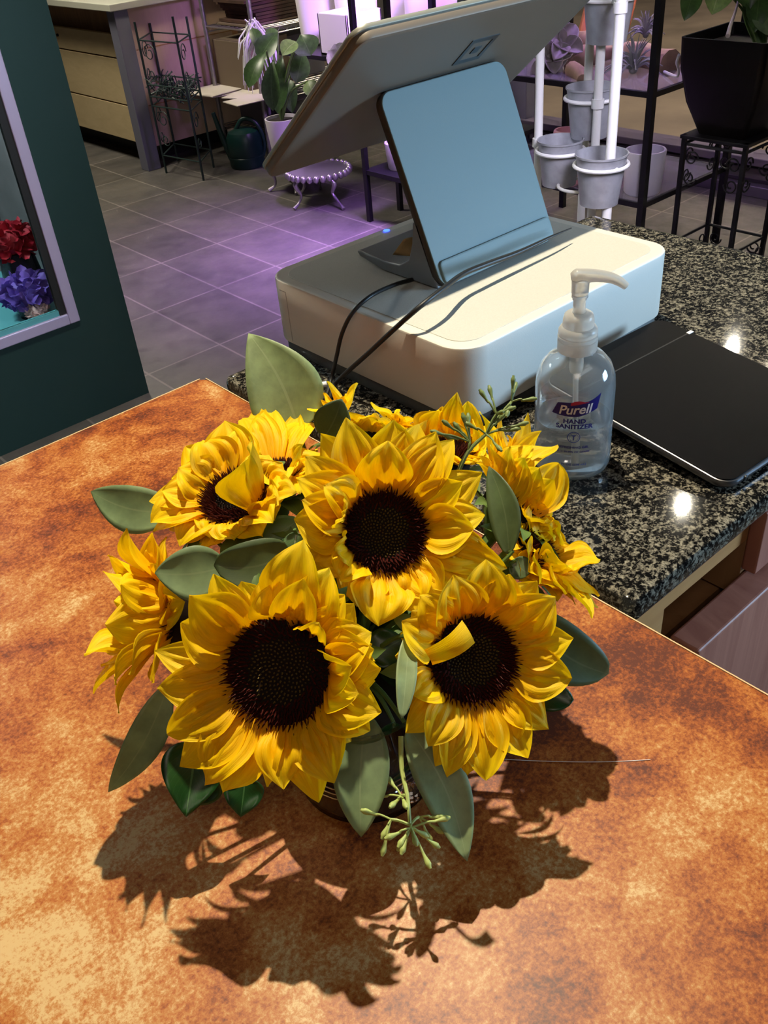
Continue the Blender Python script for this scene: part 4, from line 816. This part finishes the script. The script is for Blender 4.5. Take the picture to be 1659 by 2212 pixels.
# ------------------------------------------------------------------ ornate stool with potted plant
sc_ = np.array([2.80, 3.76]); SZ = vz(0, 366, *sc_)
def ornate_stool(c, z, r, label, feet):
    stl = thing('ornate_stool', label, 'stool', (*c, FZ), 'cast silver stools')
    MB().lathe((*c, z), [(0, -.012), (r*.9, -.012), (r, -.004), (r, .002), (r*.84, .006), (0, .006)], 40).build('seat', 'silver', stl)
    m = MB()
    for k in range(30): a = 2*math.pi*k/30; m.ball((c[0]+(r+.003)*math.cos(a), c[1]+(r+.003)*math.sin(a), z-.006), .1*r, 8, 6, (1, 1, 1.2))
    m.build('scalloped_rim', 'silver', stl)
    for P_ in feet:
        d = nrm(np.array([P_[0]-c[0], P_[1]-c[1], 0])); z0 = z-.012; R_ = np.linalg.norm((P_[:2]-c)); o_ = np.array([*c, 0]); hh = z0-FZ
        MB().tube([o_+d*r*.77+(0, 0, z0), o_+d*r*.97+(0, 0, z0-hh*.2), o_+d*r*.8+(0, 0, z0-hh*.55), o_+d*max(R_-.035, r*.7)+(0, 0, FZ+.03), o_+d*R_+(0, 0, FZ+.008)], [.014, .013, .008, .006, .010], 8, 5).build('leg', 'silver', stl)
    return stl
ornate_stool(sc_, SZ, .155, 'small cast silver stool with scalloped rim half hidden below the display corner', (PZ(636, 455, FZ), PZ(743, 455, FZ), PZ(693, 410, FZ), PZ(668, 424, FZ)+np.array([-.02, .06, 0])))
pp = PZ(620, 343, SZ+.006); pz = vz(0, 254, *pp[:2])
pc2 = pp[:2]+np.array([.03, .02]); fd = PZ(592, 413, FZ)[:2]-pc2
ornate_stool(pc2, SZ, .115, 'silver stool carrying the white potted plant, standing behind the other stool', [np.array([*(pc2+nrm(np.array([math.cos(a_)*fd[0]-math.sin(a_)*fd[1], math.sin(a_)*fd[0]+math.cos(a_)*fd[1]]))*.13), FZ]) for a_ in (0, 1.57, 3.14, 4.71)])
pl = thing('potted_plant', 'leafy green plant in a tall white pot on the rear silver stool', 'potted plant', pp)
hp_ = pz-pp[2]
MB().lathe(pp, [(0, 0), (.062, 0), (.068, .01), (.086, hp_-.004), (.086, hp_), (.079, hp_), (.062, .02), (0, .02)], 32).build('pot', 'white_pot', pl)
MB().lathe(pp, [(0, hp_-.02), (.078, hp_-.02), (.078, hp_-.015), (0, hp_-.01)], 20).build('soil', 'soil', pl)
td = float(np.linalg.norm(pp+np.array([0, 0, hp_])-CAM)); pb_ = pp+np.array([0, 0, hp_-.02])
for (u_, v_, tu, tv, w, mt, dt) in ((610, 120, 600, 245, .05, 'pot_leaf', .0), (575, 110, 537, 190, .045, 'pot_leaf', -.1), (600, 70, 560, 130, .05, 'pot_leaf', 0), (650, 75, 672, 120, .06, 'pot_leaf', -.05), (640, 90, 610, 120, .04, 'pot_leaf_light', -.15), (590, 130, 590, 240, .045, 'pot_leaf', -.1), (620, 170, 632, 245, .04, 'pot_leaf', .05), (665, 175, 682, 212, .035, 'pot_leaf_light', -.15), (545, 60, 560, 110, .03, 'pot_leaf', .1), (655, 110, 640, 180, .05, 'pot_leaf', .05), (585, 60, 590, 95, .03, 'pot_leaf', .1)):
    b = PD(u_, v_, td+dt); t = PD(tu, tv, td+dt-.05); rn_ = random.Random(u_+tv); f = nrm(-ray(u_, v_)+CR*rn_.uniform(-.6, .6)+np.array([0, 0, .5]))
    lf = MB().sheet(blade(b, t, f, w*1.1, wide_prof if w > .04 else leaf_prof, .2, .15, .1, k=9, j=7)).build('leaf', mt, pl, angle=85)
    MB().tube([pb_, pb_*.6+b*.4+np.array([0, 0, .06]), b], .005, 6, 4).build('leaf_stem', 'stem', lf)

# ------------------------------------------------------------------ black shelf with white pots
f1 = PZ(800, 478, FZ); f2 = PZ(852, 450, FZ)
SX_, SY_ = f1[0], f1[1]; sw, sdp = f2[0]-f1[0], .48
bs = thing('black_metal_shelf', 'narrow black metal shelf whose two poles rise behind the display', 'shelf', (SX_+.1, SY_-.3, FZ))
def frame_unit(root, x0, x1, y0, y1, zt, levels, r=.011):
    for x in (x0, x1):
        for y in (y0, y1): MB().box((x-r, y-r, FZ), (x+r, y+r, zt)).build('leg', 'black_metal', root, smooth=False)
    for z in levels:
        m = MB().box((x0+r, y0-.008, z-.02), (x1-r, y0+.008, z)).box((x0+r, y1-.008, z-.02), (x1-r, y1+.008, z)).box((x0-.008, y0+r, z-.02), (x0+.008, y1-r, z)).box((x1-.008, y0+r, z-.02), (x1+.008, y1-r, z)).box((x0+.008, y0+.008, z-.008), (x1-.008, y1-.008, z))
        m.build('shelf_board', 'black_metal', root, smooth=False)
lowz = vz(0, 366, SX_, SY_)
frame_unit(bs, SX_, SX_+sw, SY_-sdp, SY_, .75, (lowz, .12))
RX = 3.10; q0 = PX(690, 119, RX); topz = q0[2]; q1 = PX(955, 70, RX)
rs = thing('rear_pot_shelf', 'black shelf further back carrying the white square and round pots', 'shelf', (RX+.3, q0[1]-.4, FZ))
frame_unit(rs, RX-.01, RX+.42, q0[1]-1.08, q0[1]+.46, topz, (topz, topz-.30))
def cube_pot(label, p, a, h, rot=0):
    root = thing('square_pot', label, 'pot', p, 'white pots on the rear shelf'); c_, s_ = math.cos(rot), math.sin(rot); t_ = .012; m = MB(); X_, Y_ = np.array([c_, s_, 0]), np.array([-s_, c_, 0]); p = np.array(p)
    for sg, A_, B_ in ((1, X_, Y_), (-1, X_, Y_), (1, Y_, X_), (-1, Y_, X_)): m.obox(p+A_*sg*(a-t_/2)+np.array([0, 0, h/2]), A_*t_/2, B_*a, (0, 0, h/2))
    m.obox(p+np.array([0, 0, .008]), X_*a, Y_*a, (0, 0, .008)); m.build('pot_body', 'white_pot', root, smooth=False, bevel=.003)
def round_pot(label, p, r0, r1, h, mat='white_pot', name='round_pot', group='white pots on the rear shelf', cat='pot'):
    root = thing(name, label, cat, p, group)
    MB().lathe(p, [(0, 0), (r0*.9, 0), (r0, .008), (r1, h-.004), (r1-.003, h), (r1-.01, h), (r0-.01, .014), (0, .012)], 36).build('pot_body', mat, root)
    return root
g3 = 'white pots on the rear shelf'
cube_pot('white square pot with its near corner behind the black poles', (RX+.115, q0[1]-.125, topz), .113, .19)
cube_pot('white square pot behind and right of the front square pot', (RX+.30, q0[1]-.42, topz), .11, .25)
round_pot('tall cream planter at the left end of the rear pot shelf', (RX+.25, q0[1]+.30, topz), .10, .125, .42)
round_pot('tall lilac lit planter between the cream planter and the square pot', (RX+.31, q0[1]+.05, topz), .10, .12, .42)
round_pot('tall white cylinder pot at the right of the rear pot shelf', (RX+.12, q0[1]-.70, topz), .115, .12, .36)
for k, (y, r, h, lb) in enumerate(((-.12, .06, .12, 'small white pot nearest the pole on the lower black shelf'), (-.28, .065, .10, 'low white bowl pot on the lower black shelf'))):
    round_pot(lb, (SX_+sw/2, SY_+y, lowz), r*.8, r, h, group='small pots on the lower black shelf')
# small plant next to shelf
sp = thing('small_vine', 'small pale leaved plant beside the black shelf pole', 'plant', (*PD(740, 200, 4.3),))
for (u_, v_, tu, tv, w) in ((735, 130, 722, 95, .03), (735, 120, 755, 100, .035), (735, 140, 708, 110, .03), (740, 135, 725, 150, .02)):
    MB().sheet(blade(PD(u_, v_, 4.3), PD(tu, tv, 4.25), -ray(u_, v_), w*1.2, oval_prof, .2, .1, k=7, j=7)).build('leaf', 'euc_pale', sp, angle=85)
MB().tube([PD(738, 135, 4.3), PD(735, 170, 4.32), PD(742, 230, 4.35), PD(745, 330, 4.4)], .006, 6, 4).build('stem', 'stem', sp)

# ------------------------------------------------------------------ white plant tower with zinc buckets
tt = 2.45
tw = thing('plant_tower', 'white metal plant tower with ring holders behind the drawer', 'plant tower', (*PD(1270, 420, tt)[:2], FZ))
def vert(u, v, t):
    p = PD(u, v, t); return p[0], p[1]
poles = [vert(1163, 300, 2.50), vert(1262, 330, 2.62), vert(1285, 330, 2.42), vert(1318, 350, 2.28)]
for k, (x, y) in enumerate(poles):
    MB().tube([(x, y, FZ), (x, y, .95)], .0115 if k == 3 else .0105, 12).build('pole', 'white_metal', tw)
BK = [((1278, 185), 2.45, 1, 'empty zinc bucket hanging highest in the middle of the tower', 2), ((1211, 300), 2.42, .93, 'left zinc bucket on the plant tower', 0), ((1300, 330), 2.30, 1, 'lowest zinc bucket behind the thick white pole', 3), ((1318, -35), 2.36, 1, 'top zinc bucket cut by the edge of the display', 3)]
for (uv, t, sc, lb, pk) in BK:
    p = PD(uv[0], uv[1], t); r = .060*sc; h = .115*sc; b0 = p-np.array([0, 0, h]); root = thing('zinc_bucket', lb, 'bucket', b0, 'zinc buckets on the plant tower')
    MB().lathe(b0, [(0, 0), (r*.74, 0), (r*.74, .004), (r*.97, h-.006), (r*1.02, h-.004), (r*1.02, h), (r*.97, h), (r*.72, .008), (0, .008)], 36).build('bucket_body', 'galv', root)
    m = MB(); rr = r*.96+.004; m.tube([(p[0]+rr*math.cos(a), p[1]+rr*math.sin(a), p[2]-.026) for a in np.linspace(0, 2*math.pi, 33)], .0045, 8)
    dx = np.array([poles[pk][0]-p[0], poles[pk][1]-p[1], 0]); l = np.linalg.norm(dx); dx = nrm(dx); m.tube([p+dx*rr+(0, 0, -.026), p+dx*(l)+(0, 0, -.026)], .005, 8); m.lathe((poles[pk][0], poles[pk][1], p[2]-.036), [(.015, 0), (.015, .02)], 14)
    m.build('ring_holder', 'white_metal', tw)
p = PD(1255, 400, 2.4); m = MB(); m.tube([(p[0]+.055*math.cos(a), p[1]+.055*math.sin(a), p[2]) for a in np.linspace(0, 2*math.pi, 33)], .004, 8); m.tube([p+(.03, -.045, 0), (poles[2][0], poles[2][1], p[2])], .004, 6); m.build('ring_holder', 'white_metal', tw)

# ------------------------------------------------------------------ right étagère with glass shelves
lz = -.62; PC = PZ(1387, 440, lz); ex, ey = PC[0], PC[1]; uz = vz(0, 200, ex, ey); ew, ed = .55, .80
eg = thing('glass_etagere', 'black metal shelving unit with glass shelves by the window', 'shelving', (ex+.3, ey+.5, FZ))
for x, y in ((ex, ey), (ex+ew, ey), (ex, ey+ed), (ex+ew, ey+ed)): MB().box((x-.012, y-.012, FZ), (x+.012, y+.012, .9)).build('post', 'black_metal', eg, smooth=False)
for z in (lz, uz, uz+.5):
    m = MB()
    for a, b in (((ex, ey), (ex+ew, ey)), ((ex, ey), (ex, ey+ed)), ((ex+ew, ey), (ex+ew, ey+ed)), ((ex, ey+ed), (ex+ew, ey+ed))): m.box((a[0]-.007, a[1]-.007, z-.018), (b[0]+.007, b[1]+.007, z))
    m.build('shelf_frame', 'black_metal', eg, smooth=False)
    MB().box((ex, ey, z-.004), (ex+ew, ey+ed, z+.002)).build('glass_shelf', pm('shelf_glass', (.75, .7, .85), .05, trans=.85, ior=1.2), eg, smooth=False)
g2 = 'pots on the glass shelves'
q = PZ(1410, 425, lz); q = PZ(1412, 418, lz+.002); round_pot('frosted white glass pot on the lower glass shelf', (q[0]-.01, q[1]+.045, lz+.002), .068, .075, .155, 'frosted', 'frosted_pot', g2)
q = PZ(1222, 400, lz+.002); round_pot('pink glass vase behind the left zinc bucket', (q[0]+.02, q[1]+.02, lz+.002), .065, .05, .20, 'pink_vase', 'pink_vase', g2, 'vase')
q = PZ(1345, 395, lz+.002); m = MB().ball((q[0]+.06, q[1]+.08, lz+.03), .045, 16, 10, (1.1, 1, .6)); tag(m.build('sea_urchin', 'pink_vase'), 'small pink sea urchin shell left of the frosted pot', 'shell')
# driftwood, shells and air plants on the upper glass shelf
rn = random.Random(12)
def drift(label, pts, r, mat='coral', name='driftwood', cat='driftwood', g='driftwood on the glass shelf'):
    P3 = [PD(*p) for p in pts]; tag(MB().tube(P3, r, 10, 4).build(name, mat), label, cat, g)
ud = float(np.linalg.norm(PZ(1300, 160, uz)-CAM))
drift('thick pale driftwood branch lying right of the white poles', [(1345, 108, ud+.15), (1385, 118, ud+.1), (1420, 130, ud+.05), (1448, 138, ud)], [.03, .045, .04, .05])
drift('forked driftwood piece behind the plant tower', [(1225, 150, ud+.1), (1255, 125, ud+.12), (1300, 115, ud+.15), (1345, 105, ud+.2)], [.02, .045, .03, .025])
drift('knotty driftwood chunk at the back of the shelf', [(1235, 85, ud+.4), (1265, 92, ud+.35), (1300, 85, ud+.35), (1340, 80, ud+.35)], [.03, .045, .05, .03])
drift('short pinkish driftwood stub near the shelf edge', [(1235, 150, ud-.0), (1250, 158, ud-.05), (1258, 172, ud-.1)], [.03, .028, .02])
for k, (u_, v_, lb) in enumerate(((1190, 125, 'white curled shell at the left end of the glass shelf'), (1215, 100, 'white fluted shell behind the curled one'), (1183, 150, 'small white shell near the shelf edge'))):
    c = PD(u_, v_, ud+.1); m = MB()
    for i in range(4):
        a = i*1.6+k; d = nrm(CR*math.cos(a)+CU*math.sin(a)-CF*.4); m.sheet(blade(c, c+d*.085, nrm(-CF+d*-.3), .035, oval_prof, .7, .2, .2, k=8, j=8))
    tag(m.build('seashell', 'shell', angle=85, solid=.003), lb, 'shell', 'shells on the glass shelf')
def airplant(label, c, r, n, seed):
    rn = random.Random(seed); root = thing('air_plant', label, 'air plant', c, 'air plants on the glass shelf'); m = MB(); m.ball(c, r*.14, 8, 6)
    for k in range(n):
        th = rn.uniform(0, 6.28); ph = rn.uniform(.1, 1.5); d = np.array([math.sin(ph)*math.cos(th), math.sin(ph)*math.sin(th), math.cos(ph)]); l = r*rn.uniform(.7, 1.1)
        m.tube([c, c+d*l*.5+np.array([0, 0, .01]), c+d*l-np.array([0, 0, l*.3*math.sin(ph)])], [.005, .004, .001], 4, 3)
    m.build('fronds', 'airplant', root)
airplant('large silvery air plant right of the thick white pole', PD(1368, 150, ud-.02), .12, 55, 2)
airplant('dark wiry air plant at the back of the glass shelf', PD(1395, 75, ud+.35), .09, 40, 6)
tag(MB().tube([PZ(1435, 155, uz+.01), PZ(1462, 165, uz+.02), PZ(1466, 150, uz+.05), PZ(1462, 135, uz+.09), PZ(1467, 118, uz+.12)], .005, 6, 4).build('white_wire', 'white_metal'), 'bent white wire at the right end of the glass shelf', 'wire')
q = PD(1310, 40, ud+.5); m = MB().obox(q, CR*.10, nrm(CU*1+CR*.25)*.16, CF*.05); tag(m.build('clay_planter', 'clay', bevel=.01), 'orange clay planter behind the plant tower', 'planter')

# ------------------------------------------------------------------ black pot on iron stand
tz_ = -.36; S1, S2 = PZ(1480, 290, tz_), PZ(1622, 306, tz_); side_ = np.linalg.norm(S1-S2)
sa = thing('iron_plant_stand', 'black wrought iron stand with scrolls under the dark square pot', 'plant stand', (S1[0]+side_/2, (S1[1]+S2[1])/2, FZ))
X0_, Y1_, Y0_ = S1[0], S1[1], S1[1]-side_
cs4 = [(X0_, Y1_), (X0_, Y0_), (X0_+side_, Y0_), (X0_+side_, Y1_)]
for x, y in cs4: MB().box((x-.007, y-.007, FZ), (x+.007, y+.007, tz_)).build('leg', 'black_metal', sa, smooth=False)
m = MB().box((X0_-.012, Y0_-.012, tz_-.012), (X0_+side_+.012, Y1_+.012, tz_)); m.build('top_plate', 'black_metal', sa, smooth=False, bevel=.002)
for i in range(4):
    a, b = np.array(cs4[i]), np.array(cs4[(i+1) % 4])
    for z in (tz_-.03, FZ+.20): MB().tube([(*a, z), (*b, z)], .005, 6).build('rail', 'black_metal', sa)
    d = np.array([*(nrm(b-a)), 0])
    for z, sg in ((tz_-.075, 1), (FZ+.155, -1), (tz_-.14, -1)):
        MB().tube(scroll(np.array([*a, z])+d*.035, d, (0, 0, 1), .026, 1.3, sgn=sg), .003, 5).build('scroll', 'black_metal', sa); MB().tube(scroll(np.array([*b, z])-d*.035, -d, (0, 0, 1), .026, 1.3, sgn=sg), .003, 5).build('scroll', 'black_metal', sa)
pcx, pcy = X0_+side_/2, (Y0_+Y1_)/2
bp_ = thing('dark_square_pot', 'large dark glossy square pot with green plant on the iron stand', 'potted plant', (pcx, pcy, tz_))
tp_z = vz(0, 78, pcx-.12, pcy+.12)-tz_
loops = []
for z, a in ((0, .086), (.02, .094), (tp_z*.35, .125), (tp_z*.7, .146), (tp_z, .150), (tp_z, .142), (tp_z-.035, .138)):
    loops.append([(pcx+p[0], pcy+p[1], tz_+z) for p in rrect(-a, a, -a, a, .018, 4)])
MB().rings(loops).build('pot', 'dark_pot', bp_)
MB().box((pcx-.136, pcy-.136, tz_+tp_z-.06), (pcx+.136, pcy+.136, tz_+tp_z-.045)).build('soil', 'soil', bp_, smooth=False)
pd_ = float(np.linalg.norm(np.array([pcx, pcy, tz_+tp_z])-CAM)); b0 = np.array([pcx+.03, pcy-.05, tz_+tp_z-.05])
for (u_, v_, tu, tv, w, mt) in ((1500, -40, 1478, 45, .035, 'pot_leaf'), (1560, -60, 1538, 32, .05, 'pot_leaf_light'), (1640, -40, 1630, 70, .04, 'pot_leaf'), (1650, 0, 1668, 80, .05, 'euc'), (1600, -80, 1620, 20, .05, 'pot_leaf')):
    b = PD(u_, v_, pd_-.05); lf = MB().sheet(blade(b, PD(tu, tv, pd_-.1), -ray(u_, v_)+CR*.3, w, leaf_prof, .2, .1, k=9, j=7)).build('leaf', mt, bp_, angle=85)
    MB().tube([b0, (b0+b)/2+np.array([0, 0, .05]), b], .004, 6, 4).build('leaf_stem', 'stem', lf)
for k, (u_, v_) in enumerate(((1618, -30), (1630, -60), (1645, -30), (1660, -50), (1608, -50))):
    MB().tube([b0+np.array([.01*k-.02, .01*k, 0]), PD(u_, 30, pd_), PD(u_, v_, pd_)], .006, 6, 4).build('stalk', 'stem', bp_)
MB().tube([PD(1572, 78, pd_-.14), PD(1578, 55, pd_-.1), PD(1590, 20, pd_-.05), PD(1600, -20, pd_)], [.007, .006, .004, .004], 8, 4).build('pale_root', 'shell', bp_)
